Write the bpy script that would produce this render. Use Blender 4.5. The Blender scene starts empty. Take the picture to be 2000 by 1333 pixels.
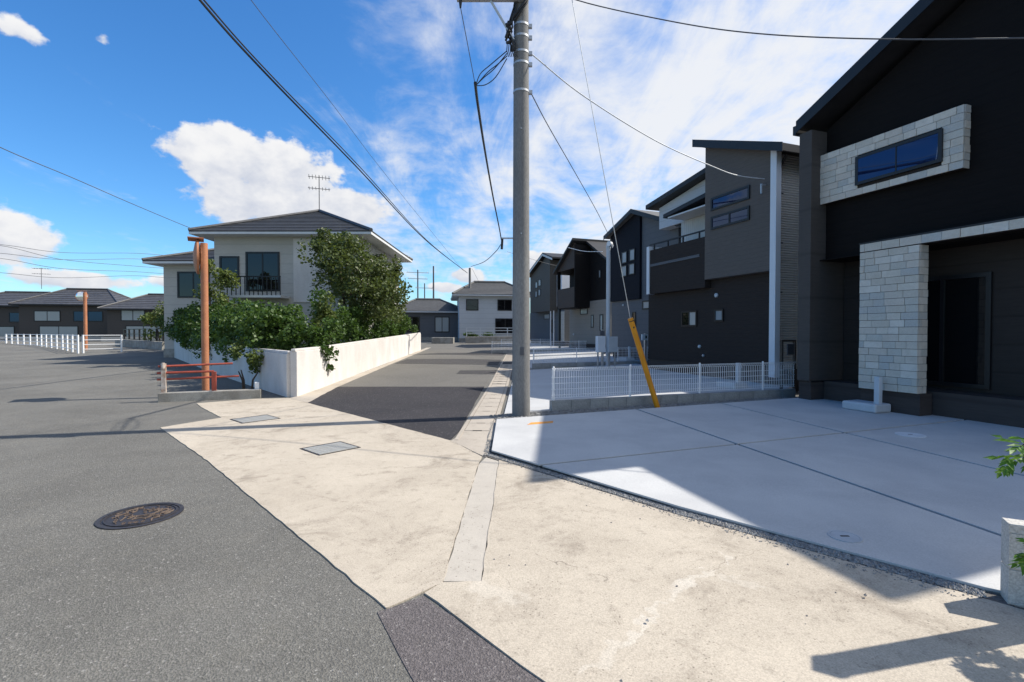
import bpy, math, random
from mathutils import Vector, Matrix
R = math.radians
rnd = random.Random(7)
scene = bpy.context.scene
col = scene.collection

# ------------------------------------------------------------------ camera
F_PX, CAM_H, PITCH = 960.0, 1.5, R(1.05)
cam_d = bpy.data.cameras.new('camera'); cam = bpy.data.objects.new('camera', cam_d); col.objects.link(cam)
cam.location = (0, 0, CAM_H); cam.rotation_euler = (R(90) - PITCH, 0, 0)
cam_d.sensor_width = 36; cam_d.lens = F_PX / 2000 * 36; cam_d.clip_end = 3000; cam_d.clip_start = 0.05
scene.camera = cam

# ------------------------------------------------------------------ sun + exposure
SUN_AZ = math.atan2(0.975, 0.222)            # clockwise from +Y
SUN_EL = R(46.7)
sdir = Vector((math.sin(SUN_AZ)*math.cos(SUN_EL), math.cos(SUN_AZ)*math.cos(SUN_EL), math.sin(SUN_EL)))
sun_d = bpy.data.lights.new('sun', 'SUN'); sun_d.energy = 5.0; sun_d.angle = R(0.53); sun_d.color = (1, .945, .86)
sun = bpy.data.objects.new('sun', sun_d); col.objects.link(sun)
sun.rotation_euler = sdir.to_track_quat('Z', 'Y').to_euler(); sun.location = (20, 5, 30)
scene.view_settings.view_transform = 'Standard'; scene.view_settings.look = 'None'
scene.view_settings.exposure = 0.35; scene.view_settings.gamma = 1.0
scene.view_settings.use_curve_mapping = False

# ------------------------------------------------------------------ node helper
def gp(px, py, z=0.):
    x = (px-1000)/F_PX; zz = -(py-666.5)/F_PX; ry = math.cos(PITCH)+zz*math.sin(PITCH); rz = -math.sin(PITCH)+zz*math.cos(PITCH); t = (z-CAM_H)/rz
    return (x*t, ry*t)
class NT:
    def __init__(s, tree): s.t = tree; s.n = tree.nodes; s.l = tree.links
    def new(s, typ, **kw):
        n = s.n.new(typ)
        for k, v in kw.items(): setattr(n, k, v)
        return n
    def link(s, a, b): s.l.new(a, b)
    def val(s, sock, x):
        if hasattr(x, 'is_output') or isinstance(x, bpy.types.NodeSocket): s.l.new(x, sock)
        else: sock.default_value = x
    def math(s, op, a, b=0.0, c=0.0, clamp=False):
        n = s.new('ShaderNodeMath', operation=op, use_clamp=clamp)
        for i, x in enumerate((a, b, c)): s.val(n.inputs[i], x)
        return n.outputs[0]
    def mix(s, f, a, b, blend='MIX'):
        n = s.new('ShaderNodeMix', data_type='RGBA', blend_type=blend)
        s.val(n.inputs[0], f)
        for i, x in ((6, a), (7, b)):
            if isinstance(x, (tuple, list)): x = tuple(x) + (1,) if len(x) == 3 else x
            s.val(n.inputs[i], x)
        return n.outputs[2]
    def noise(s, vec, scale, detail=4, rough=.55, dist=0.0):
        n = s.new('ShaderNodeTexNoise'); n.inputs['Scale'].default_value = scale
        n.inputs['Detail'].default_value = detail; n.inputs['Roughness'].default_value = rough
        n.inputs['Distortion'].default_value = dist
        if vec is not None: s.link(vec, n.inputs['Vector'])
        return n.outputs['Fac']
    def smooth(s, x, a, b):
        n = s.new('ShaderNodeMapRange', interpolation_type='SMOOTHSTEP')
        s.val(n.inputs[0], x); n.inputs[1].default_value = a; n.inputs[2].default_value = b
        return n.outputs[0]

# ------------------------------------------------------------------ world: Nishita sky with cloud layers
world = bpy.data.worlds.new('World'); scene.world = world; world.use_nodes = True
W = NT(world.node_tree); W.n.clear()
sky = W.new('ShaderNodeTexSky', sky_type='NISHITA'); sky.sun_disc = False
sky.sun_elevation = SUN_EL; sky.sun_rotation = SUN_AZ; sky.air_density = 1.0; sky.dust_density = .6; sky.ozone_density = 2.2
tc = W.new('ShaderNodeTexCoord'); d = tc.outputs['Generated']
sep = W.new('ShaderNodeSeparateXYZ'); W.link(d, sep.inputs[0])
dx, dy, dz = sep.outputs
az = W.math('ARCTAN2', dx, dy); el = W.math('ARCSINE', dz)
# high thin cloud: noise on a flat cloud deck, stretched into streaks
den = W.math('ADD', W.math('MAXIMUM', dz, 0.0), 0.12)
px_ = W.math('DIVIDE', dx, den); py_ = W.math('DIVIDE', dy, den)
cmb = W.new('ShaderNodeCombineXYZ'); W.link(px_, cmb.inputs[0]); W.link(py_, cmb.inputs[1])
mp = W.new('ShaderNodeMapping'); W.link(cmb.outputs[0], mp.inputs[0])
mp.inputs['Rotation'].default_value = (0, 0, R(-38)); mp.inputs['Scale'].default_value = (1.0, 0.36, 1); mp.inputs['Location'].default_value = (1.3, .4, 0)
wisp = W.noise(mp.outputs[0], 2.6, 12, .64, .6)
mp2 = W.new('ShaderNodeMapping'); W.link(cmb.outputs[0], mp2.inputs[0]); mp2.inputs['Location'].default_value = (4.1, 2.2, 3)
big = W.noise(mp2.outputs[0], .55, 3, .5, .2)
fine = W.noise(cmb.outputs[0], 7.0, 8, .6, .3)
side = W.smooth(az, -0.62, 0.42)             # the thin cloud thickens towards the sun's side of the sky
cov = W.math('ADD', W.math('MULTIPLY', side, .56), W.math('MULTIPLY', W.math('SUBTRACT', big, .5), .75))
cov = W.math('ADD', cov, W.math('MULTIPLY', W.math('SUBTRACT', wisp, .5), 1.55))
cov = W.math('ADD', cov, W.math('MULTIPLY', W.math('SUBTRACT', fine, .5), .55))
cirrus = W.math('MULTIPLY', W.smooth(cov, .02, .72), .96)
cirrus = W.math('MULTIPLY', cirrus, W.smooth(dz, 0.0, .10))
# heaped clouds: soft ellipses in azimuth / elevation whose outline is broken up by noise
cae = W.new('ShaderNodeCombineXYZ'); W.link(az, cae.inputs[0]); W.link(W.math('MULTIPLY', el, 1.35), cae.inputs[1])
puff = W.noise(cae.outputs[0], 8.0, 10, .55, .2)
puff2 = W.noise(cae.outputs[0], 26.0, 7, .55, .1)
blobs = [(-30.3, 17.0, 5.4, 3.3), (-24.4, 16.4, 6.6, 3.6), (-18.0, 13.6, 5.2, 2.5), (-26.0, 13.4, 8.6, 2.8), (-26.2, 15.6, 6.0, 2.6), (-45.5, 7.6, 3.6, 2.1), (-41.8, 4.6, 5.0, .9), (-33.8, 4.7, 2.8, .8),
         (-50, 9.5, 5, 3), (-5.2, 6.6, 2.6, 1.1), (-7.5, 5.2, 2.0, .7), (3.3, 8.2, 3.2, 1.4), (-44.5, 23.4, 1.2, .75), (-39.4, 24.6, .6, .6), (-19, 4.2, 3, .8),
         (-68, 12, 10, 4), (-95, 9, 8, 3), (-128, 14, 11, 5), (-165, 10, 9, 4), (62, 9, 9, 3), (95, 13, 10, 4), (140, 10, 9, 3.5), (170, 20, 8, 4)]
dens = None; topn = None; wsum = None
for (a, e, ra, re) in blobs:
    u_ = W.math('DIVIDE', W.math('SUBTRACT', az, R(a)), R(ra)); v_ = W.math('DIVIDE', W.math('SUBTRACT', el, R(e)), R(re))
    dist = W.math('SQRT', W.math('ADD', W.math('MULTIPLY', u_, u_), W.math('MULTIPLY', v_, v_)))
    q = W.math('MULTIPLY', W.math('SUBTRACT', 1.0, dist), (.38 if ra < 1.8 else 1.0))
    hgt = W.math('ADD', v_, W.math('MULTIPLY', u_, .35))
    wt = W.math('EXPONENT', W.math('MULTIPLY', W.math('MINIMUM', W.math('MAXIMUM', q, -3.0), 1.0), 5.0))
    hw = W.math('MULTIPLY', W.math('MINIMUM', W.math('MAXIMUM', hgt, -2.0), 2.0), wt)
    if dens is None: dens, topn, wsum = q, hw, wt
    else:
        topn = W.math('ADD', topn, hw); wsum = W.math('ADD', wsum, wt); dens = W.math('SMOOTH_MAX', dens, q, .25)
topn = W.math('DIVIDE', topn, wsum)
dens = W.math('MAXIMUM', dens, -1.2)
dd = W.math('ADD', dens, W.math('MULTIPLY', W.math('SUBTRACT', puff, .49), 1.7))
dd = W.math('ADD', dd, W.math('MULTIPLY', W.math('SUBTRACT', puff2, .5), 1.25))
cum = W.smooth(dd, .05, .36)
shade = W.math('ADD', W.math('MULTIPLY', topn, .30), W.math('MULTIPLY', W.math('SUBTRACT', puff2, .5), 1.4))
shade = W.math('ADD', shade, W.math('MULTIPLY', W.math('SUBTRACT', puff, .5), .9))
shade = W.smooth(shade, -.60, .45)
CW = 9.6
cumcol = W.mix(shade, (CW*.66, CW*.71, CW*.83), (CW*1.02, CW*1.02, CW*1.03))
hsv = W.new('ShaderNodeHueSaturation'); hsv.inputs['Saturation'].default_value = 1.25; hsv.inputs['Value'].default_value = 1.75
W.link(sky.outputs[0], hsv.inputs['Color'])
skyc = W.mix(1.0, hsv.outputs[0], (.74, 1.04, 1.24), 'MULTIPLY')   # the photograph's cool white balance
c = W.mix(cirrus, skyc, (CW*.97, CW*.99, CW*1.03))
c = W.mix(cum, c, cumcol)
bg = W.new('ShaderNodeBackground'); bg.inputs['Strength'].default_value = .074; W.link(c, bg.inputs['Color'])
wo = W.new('ShaderNodeOutputWorld'); W.link(bg.outputs[0], wo.inputs[0])

# ------------------------------------------------------------------ materials
MATS = {}
def base_mat(name):
    m = bpy.data.materials.new(name); m.use_nodes = True
    T = NT(m.node_tree); b = T.n['Principled BSDF']; MATS[name] = m
    tcn = T.new('ShaderNodeTexCoord')
    return m, T, b, tcn.outputs['Object']
def bump(T, b, h, strength, dist):
    n = T.new('ShaderNodeBump'); n.inputs['Strength'].default_value = strength; n.inputs['Distance'].default_value = dist
    T.link(h, n.inputs['Height']); T.link(n.outputs[0], b.inputs['Normal'])
def pm(name, c1, c2=None, scale=3., rough=.8, fine=0.0, fscale=60., bs=0., bd=.01, metallic=0., spec=.4, rand=0., stretch=None):
    m, T, b, vec = base_mat(name)
    if stretch:
        mpn = T.new('ShaderNodeMapping'); T.link(vec, mpn.inputs[0]); mpn.inputs['Scale'].default_value = stretch; vec = mpn.outputs[0]
    c2 = c2 or tuple(x*.82 for x in c1)
    n1 = T.noise(vec, scale, 6, .6, .2)
    c = T.mix(T.smooth(n1, .3, .7), c1, c2)
    n2 = T.noise(vec, fscale, 3, .6)
    if fine: c = T.mix(fine, c, T.mix(T.smooth(n2, .3, .7), (0, 0, 0), (1, 1, 1)), 'OVERLAY')
    if rand:
        oi = T.new('ShaderNodeObjectInfo')
        c = T.mix(1.0, c, T.mix(oi.outputs['Random'], (1-rand,)*3, (1+rand,)*3), 'MULTIPLY')
    T.link(c, b.inputs['Base Color'])
    b.inputs['Roughness'].default_value = rough; b.inputs['Metallic'].default_value = metallic
    b.inputs['Specular IOR Level'].default_value = spec
    if bs: bump(T, b, n2, bs, bd)
    return m
def asphalt(name, c_lo, c_hi, tint, speck=.5):
    m, T, b, vec = base_mat(name)
    n1 = T.noise(vec, .45, 5, .6, .3); n2 = T.noise(vec, 3.5, 5, .65)
    v = T.new('ShaderNodeTexVoronoi'); v.inputs['Scale'].default_value = 105; T.link(vec, v.inputs['Vector'])
    v2 = T.new('ShaderNodeTexVoronoi'); v2.inputs['Scale'].default_value = 210; T.link(vec, v2.inputs['Vector'])
    base = T.mix(T.smooth(n1, .32, .68), c_lo, c_hi)
    base = T.mix(T.math('MULTIPLY', T.smooth(n2, .45, .75), .35), base, tint)
    s1 = T.new('ShaderNodeSeparateColor'); T.link(v.outputs['Color'], s1.inputs[0])
    s2 = T.new('ShaderNodeSeparateColor'); T.link(v2.outputs['Color'], s2.inputs[0])
    g = T.math('ADD', T.math('MULTIPLY', s1.outputs[0], .6), T.math('MULTIPLY', s2.outputs[1], .4))
    mul = T.math('ADD', 1 - speck*.62, T.math('MULTIPLY', T.math('POWER', g, 1.6), speck*1.75))
    cc = T.new('ShaderNodeCombineColor')
    for i in range(3): T.link(mul, cc.inputs[i])
    base = T.mix(1.0, base, cc.outputs[0], 'MULTIPLY')
    # rare bright chips
    chip = T.math('MULTIPLY', T.math('GREATER_THAN', s1.outputs[2], .985), .45)
    base = T.mix(chip, base, (.42, .40, .37))
    T.link(base, b.inputs['Base Color']); b.inputs['Roughness'].default_value = .92; b.inputs['Specular IOR Level'].default_value = .25
    h = T.math('ADD', T.math('MULTIPLY', v.outputs['Distance'], 1.0), T.math('MULTIPLY', v2.outputs['Distance'], .6))
    bump(T, b, h, .75, .006)
    return m
def concrete_old(name, c_a, c_b, c_stain, speck=.35, stain=.6, smears=(), cracks=()):
    m, T, b, vec = base_mat(name)
    n1 = T.noise(vec, .8, 7, .62, .5); n2 = T.noise(vec, 1.7, 9, .68, .8); n3 = T.noise(vec, 9, 6, .7); n4 = T.noise(vec, 130, 3, .65)
    c = T.mix(T.smooth(n1, .35, .65), c_a, c_b)
    c = T.mix(T.math('MULTIPLY', T.smooth(n2, .50, .72), stain), c, c_stain)
    c = T.mix(T.math('MULTIPLY', T.smooth(n3, .54, .72), .36), c, tuple(x*.62 for x in c_stain))
    c = T.mix(T.math('MULTIPLY', T.smooth(n3, .50, .28), .35), c, tuple(min(1, x*1.12) for x in c_a))
    v = T.new('ShaderNodeTexVoronoi'); v.inputs['Scale'].default_value = 62; T.link(vec, v.inputs['Vector'])
    sc = T.new('ShaderNodeSeparateColor'); T.link(v.outputs['Color'], sc.inputs[0])
    pit = T.math('MULTIPLY', T.math('GREATER_THAN', sc.outputs[0], .86), T.math('LESS_THAN', v.outputs['Distance'], .32))
    pit = T.math('MULTIPLY', pit, T.smooth(n2, .36, .6))
    c = T.mix(T.math('MULTIPLY', pit, .55), c, (.10, .085, .07))
    if smears or cracks:
        nt = T.new('ShaderNodeTexNoise'); nt.inputs['Scale'].default_value = 7; nt.inputs['Detail'].default_value = 6; T.link(vec, nt.inputs['Vector'])
        def vm(op, a, b=None):
            n = T.new('ShaderNodeVectorMath', operation=op)
            for i_, x in enumerate((a, b)):
                if x is None: continue
                if isinstance(x, tuple): n.inputs[i_].default_value = x
                else: T.link(x, n.inputs[i_])
            return n
        off = vm('MULTIPLY', vm('SUBTRACT', nt.outputs['Color'], (.5, .5, .5)).outputs[0], (.30, .30, 0)).outputs[0]
        flat = vm('MULTIPLY', vm('ADD', vec, off).outputs[0], (1, 1, 0)).outputs[0]
        def seg(a, b):
            ab = (b[0]-a[0], b[1]-a[1], 0.); L2 = ab[0]**2+ab[1]**2
            pa = vm('SUBTRACT', flat, (a[0], a[1], 0.)).outputs[0]
            t_ = T.math('DIVIDE', vm('DOT_PRODUCT', pa, ab).outputs['Value'], L2, clamp=True)
            sc_ = T.new('ShaderNodeVectorMath', operation='SCALE'); sc_.inputs[0].default_value = ab; T.link(t_, sc_.inputs['Scale'])
            return vm('LENGTH', vm('SUBTRACT', pa, sc_.outputs[0]).outputs[0]).outputs['Value']
        for (a, b_, w, k_) in smears:      # skim-coat mortar trowelled over old cracks
            mk_ = T.math('MULTIPLY', T.smooth(T.math('ADD', seg(a, b_), T.math('MULTIPLY', T.math('SUBTRACT', n3, .5), w*2.2)), w, w*.45), k_)
            c = T.mix(T.math('MULTIPLY', mk_, .72), c, (.58, .53, .45))
        for (a, b_, w, k_) in cracks:
            mk_ = T.math('MULTIPLY', T.smooth(seg(a, b_), w, w*.3), T.math('MULTIPLY', T.smooth(n2, .38, .5), k_))
            c = T.mix(mk_, c, (.14, .12, .10))
    mul = T.mix(T.smooth(n4, .25, .75), (1-speck,)*3, (1+speck*.6,)*3)
    c = T.mix(1.0, c, mul, 'MULTIPLY')
    T.link(c, b.inputs['Base Color']); b.inputs['Roughness'].default_value = .93; b.inputs['Specular IOR Level'].default_value = .2
    h = T.math('SUBTRACT', T.math('ADD', n4, T.math('MULTIPLY', n3, .7)), T.math('MULTIPLY', pit, .8))
    bump(T, b, h, .3, .004)
    return m
def siding(name, c, pitch=.15, depth=.006, grain=.12, rough=.7, vertical=False, gw=.06, spec=.35, gmix=.3):
    m, T, b, vec = base_mat(name)
    s = T.new('ShaderNodeSeparateXYZ'); T.link(vec, s.inputs[0])
    axis = s.outputs[1] if vertical else s.outputs[2]
    fr = T.math('FRACT', T.math('DIVIDE', T.math('ADD', axis, 50.), pitch))
    gro = T.math('MULTIPLY', T.smooth(fr, 0, gw), T.smooth(fr, 1.0, 1.0 - gw))
    mpn = T.new('ShaderNodeMapping'); T.link(vec, mpn.inputs[0]); mpn.inputs['Scale'].default_value = (1.2, 1.2, 14) if not vertical else (14, 14, 1)
    n = T.noise(mpn.outputs[0], 3.0, 6, .65); nb = T.noise(vec, .7, 4, .55)
    cc = T.mix(T.smooth(n, .3, .7), tuple(x*(1-grain) for x in c), tuple(x*(1+grain) for x in c))
    cc = T.mix(T.math('MULTIPLY', T.smooth(nb, .4, .7), .22), cc, tuple(x*.75+.004 for x in c))
    cc = T.mix(T.math('MULTIPLY', T.math('SUBTRACT', 1.0, gro), gmix), cc, tuple(x*.35 for x in c))
    T.link(cc, b.inputs['Base Color']); b.inputs['Roughness'].default_value = rough; b.inputs['Specular IOR Level'].default_value = spec
    h = T.math('ADD', T.math('MULTIPLY', gro, 1.0), T.math('MULTIPLY', n, .25))
    bump(T, b, h, .8, depth)
    return m
def glass(name, c=(.012, .016, .024), metallic=0., rough=.03, spec=1.0):
    m, T, b, vec = base_mat(name)
    n = T.noise(vec, .9, 2, .5)
    b.inputs['Base Color'].default_value = (*c, 1); b.inputs['Roughness'].default_value = rough; b.inputs['Metallic'].default_value = metallic
    b.inputs['Specular IOR Level'].default_value = spec; b.inputs['IOR'].default_value = 1.5
    bump(T, b, n, .05, .02)
    return m
def leafmat(name, c1, c2):
    m, T, b, vec = base_mat(name)
    n = T.noise(vec, 1.6, 4, .6); n2 = T.noise(vec, 23, 2, .5)
    c = T.mix(T.smooth(T.math('ADD', T.math('MULTIPLY', n, .6), T.math('MULTIPLY', n2, .4)), .35, .65), c1, c2)
    T.link(c, b.inputs['Base Color']); b.inputs['Roughness'].default_value = .5; b.inputs['Specular IOR Level'].default_value = .35
    tr = T.new('ShaderNodeBsdfTranslucent'); T.link(T.mix(.5, c, (c2[0]*1.4, c2[1]*1.4, c2[2]*.6)), tr.inputs[0])
    ms = T.new('ShaderNodeMixShader'); ms.inputs[0].default_value = .3
    T.link(b.outputs[0], ms.inputs[1]); T.link(tr.outputs[0], ms.inputs[2])
    T.link(ms.outputs[0], T.n['Material Output'].inputs[0])
    return m

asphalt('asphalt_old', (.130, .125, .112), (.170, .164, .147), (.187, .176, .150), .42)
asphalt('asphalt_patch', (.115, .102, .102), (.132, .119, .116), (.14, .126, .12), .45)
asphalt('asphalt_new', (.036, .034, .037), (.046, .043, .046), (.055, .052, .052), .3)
asphalt('asphalt_mid', (.135, .128, .114), (.155, .147, .131), (.165, .155, .136), .25)
concrete_old('concrete_beige', (.50, .44, .355), (.435, .38, .305), (.27, .228, .18), .24, .85,
             [(gp(1312, 1162), gp(1350, 1142), .055, .9), (gp(1345, 1148), gp(1385, 1118), .028, .8), (gp(1305, 1182), gp(1215, 1262), .020, .85), (gp(1215, 1262), gp(1145, 1325), .030, .6), (gp(1404, 1082), gp(1428, 1112), .016, .8),
              (gp(940, 1150), gp(1000, 1175), .09, .5), (gp(925, 1010), gp(935, 930), .05, .5), (gp(1410, 1130), gp(1470, 1145), .05, .45)],
             [(gp(330, 880), gp(690, 915), .006, .5), (gp(690, 915), gp(930, 915), .005, .5), (gp(880, 862), gp(942, 892), .007, .8), (gp(1045, 1085), gp(1110, 1110), .007, .7), (gp(1160, 1120), gp(1190, 1140), .006, .6), (gp(960, 1100), gp(1005, 1140), .005, .4), (gp(1385, 1118), gp(1480, 1075), .006, .5)])
concrete_old('concrete_strip', (.47, .43, .37), (.43, .39, .335), (.34, .305, .26), .12, .35)
concrete_old('concrete_gutter', (.44, .39, .325), (.38, .335, .28), (.27, .235, .195), .16, .5)
concrete_old('mortar', (.56, .505, .43), (.50, .45, .38), (.42, .375, .315), .16, .5)
pm('concrete_new', (.505, .503, .49), (.43, .43, .425), 1.3, .85, .08, 90, .2, .002)
pm('concrete_lot', (.50, .50, .49), (.45, .45, .44), .9, .85, .08, 90, .2, .002)
pm('concrete_kerb', (.34, .33, .30), (.22, .205, .18), 3, .92, .25, 60, .4, .01)
pm('block', (.33, .335, .33), (.27, .275, .27), 5, .92, .2, 90, .5, .006, rand=.10)
pm('block_light', (.52, .50, .46), (.43, .41, .37), 4, .92, .2, 90, .5, .006)
pm('gravel', (.34, .335, .32), (.13, .13, .13), 38, .85, .2, 120)
pm('soil', (.16, .15, .14), (.10, .094, .086), 8, .95, .3, 60, .6, .01)
pm('pole_concrete', (.215, .212, .205), (.16, .158, .155), 2.2, .85, .15, 70, .3, .004, stretch=(1, 1, .25))
pm('galvanised', (.50, .51, .52), (.42, .43, .44), 9, .45, .05, 80, metallic=.55)
pm('steel_light', (.52, .55, .58), (.47, .50, .53), 3, .5, spec=.4)
pm('rubber_black', (.018, .018, .020), (.03, .03, .032), 6, .6)
pm('cable_grey', (.10, .105, .115), (.07, .07, .08), 6, .6)
pm('yellow_plastic', (.72, .29, .010), (.62, .235, .008), 3, .45, .05, 40)
pm('orange_paint', (.78, .33, .06), (.68, .27, .05), 8, .7)
pm('orange_post', (.46, .19, .09), (.36, .145, .075), 3, .6, .1, 40)
pm('red_paint', (.36, .07, .04), (.25, .055, .035), 7, .6, .2, 50)
pm('rusty_white', (.55, .50, .45), (.30, .17, .10), 5, .7, .2, 50)
pm('white_paint', (.78, .79, .80), (.72, .73, .74), 3, .45)
pm('white_wire', (.85, .86, .87), (.80, .81, .82), 3, .4)
pm('white_panel', (.72, .74, .77), (.68, .70, .73), 2, .6)
pm('white_render', (.66, .63, .60), (.56, .525, .49), 1.1, .9, .12, 60, .3, .005, stretch=(1.3, 1.3, .6))
pm('mirror_glass', (.75, .78, .80), (.75, .78, .80), 1, .05, metallic=1.0)
pm('iron_cover', (.060, .054, .054), (.040, .036, .037), 16, .55, .2, 60, .3, .003, metallic=.35)
pm('iron_paint', (.15, .105, .075), (.07, .055, .045), 22, .7, .2, 60)
pm('grate_steel', (.46, .455, .42), (.37, .365, .335), 12, .5, .1, 60, metallic=.4)
pm('joint_dark', (.045, .045, .045), (.03, .03, .03), 6, .95)
pm('lid_plastic', (.66, .68, .70), (.58, .60, .62), 6, .6)
pm('lid_grey', (.42, .45, .48), (.36, .39, .42), 6, .6)
pm('tap_pan', (.52, .54, .56), (.46, .48, .50), 4, .6, .08, 80)
def stone_mat():
    m, T, b, vec = base_mat('stone')
    oi = T.new('ShaderNodeObjectInfo'); r = oi.outputs['Random']
    rp = T.new('ShaderNodeValToRGB'); T.link(r, rp.inputs[0]); cr = rp.color_ramp
    pal = [(0, (.56, .50, .42)), (.2, (.64, .575, .485)), (.38, (.52, .49, .43)), (.52, (.59, .52, .44)), (.68, (.46, .45, .42)), (.82, (.67, .61, .53)), (1, (.55, .51, .45))]
    cr.elements[0].position = 0; cr.elements[0].color = (*pal[0][1], 1); cr.elements[1].position = 1; cr.elements[1].color = (*pal[-1][1], 1)
    for p, cc in pal[1:-1]:
        e = cr.elements.new(p); e.color = (*cc, 1)
    cr.interpolation = 'CONSTANT'
    geo = T.new('ShaderNodeNewGeometry')
    n = T.noise(geo.outputs['Position'], 7, 7, .68, .6); n2 = T.noise(geo.outputs['Position'], 45, 4, .65)
    c = T.mix(T.math('MULTIPLY', T.smooth(n, .35, .68), .4), rp.outputs[0], (.45, .39, .31))
    c = T.mix(T.math('MULTIPLY', T.smooth(n2, .4, .7), .25), c, (.72, .68, .60))
    T.link(c, b.inputs['Base Color']); b.inputs['Roughness'].default_value = .8; b.inputs['Specular IOR Level'].default_value = .3
    bump(T, b, T.math('ADD', n2, T.math('MULTIPLY', n, 1.5)), .6, .008)
stone_mat()
siding('wall_black', (.0088, .0068, .0064), .15, .002, .14, .7, spec=.12, gmix=.15)
siding('wall_black_warm', (.012, .0105, .0105), .15, .003, .18, .7, spec=.15)
siding('wall_charcoal', (.038, .031, .028), .45, .003, .10, .7, spec=.15)
siding('wall_column', (.078, .068, .062), .9, .001, .08, .7, spec=.2)
asphalt('asphalt_new2', (.060, .057, .056), (.072, .068, .066), (.08, .076, .07), .25)
siding('wall_plinth', (.066, .053, .048), .9, .001, .10, .8, spec=.15)
siding('wall_grey', (.128, .110, .098), .15, .002, .10, .7, spec=.15)
siding('wall_brown_black', (.036, .028, .025), .15, .002, .14, .7, spec=.15)
siding('wall_brown', (.060, .042, .034), .15, .004, .14, .65)
siding('wall_taupe', (.098, .086, .073), .15, .004, .14, .65)
siding('wall_navy', (.009, .0105, .017), .15, .003, .14, .7, spec=.15)
siding('wall_slate', (.115, .120, .130), .30, .003, .08, .7)
siding('wall_beige', (.245, .230, .205), .30, .003, .08, .75)
siding('wall_ripple', (.60, .57, .52), .075, .022, .08, .75, gw=.35)
siding('wall_ribbed', (.52, .53, .53), .12, .010, .06, .7, vertical=True, gw=.2)
siding('wall_pale', (.50, .52, .54), .45, .003, .05, .75)
siding('wall_cream', (.46, .44, .40), .45, .002, .08, .85)
siding('wall_house_dark', (.060, .055, .052), .3, .003, .1, .7)
pm('roof_dark', (.022, .022, .025), (.016, .016, .018), 3, .55, .15, 60)
pm('roof_slate', (.115, .115, .115), (.085, .085, .085), 4, .7, .2, 50, .3, .01)
pm('roof_tile', (.085, .085, .088), (.060, .060, .064), 3, .5, .15, 30, .3, .01)
pm('roof_tile_brown', (.26, .12, .075), (.19, .09, .06), 3, .6, .15, 30, .3, .01)
pm('fascia_black', (.014, .014, .016), (.010, .010, .012), 3, .45)
pm('fascia_white', (.62, .63, .63), (.57, .58, .58), 3, .6)
pm('frame_black', (.012, .012, .014), (.010, .010, .011), 3, .4)
gs_ = glass('glass_sky', (.006, .012, .045), 0, .02, .8)
gs_.node_tree.nodes['Principled BSDF'].inputs['Specular Tint'].default_value = (.38, .62, 1, 1)
glass('glass_dark', (.008, .008, .009), 0, .03, .5)
glass('glass_pale', (.26, .29, .31), 0, .25, .8)
glass('glass_curtain', (.42, .41, .38), 0, .3, .7)
leafmat('leaf_hedge', (.028, .062, .014), (.085, .150, .030))
leafmat('leaf_tree', (.048, .074, .020), (.115, .145, .046))
leafmat('leaf_light', (.085, .125, .030), (.150, .185, .055))
leafmat('leaf_nandina', (.055, .14, .018), (.12, .25, .035))
pm('bark', (.10, .075, .055), (.06, .045, .035), 9, .9, .2, 40, .5, .01)
def M(n): return MATS[n]

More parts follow.
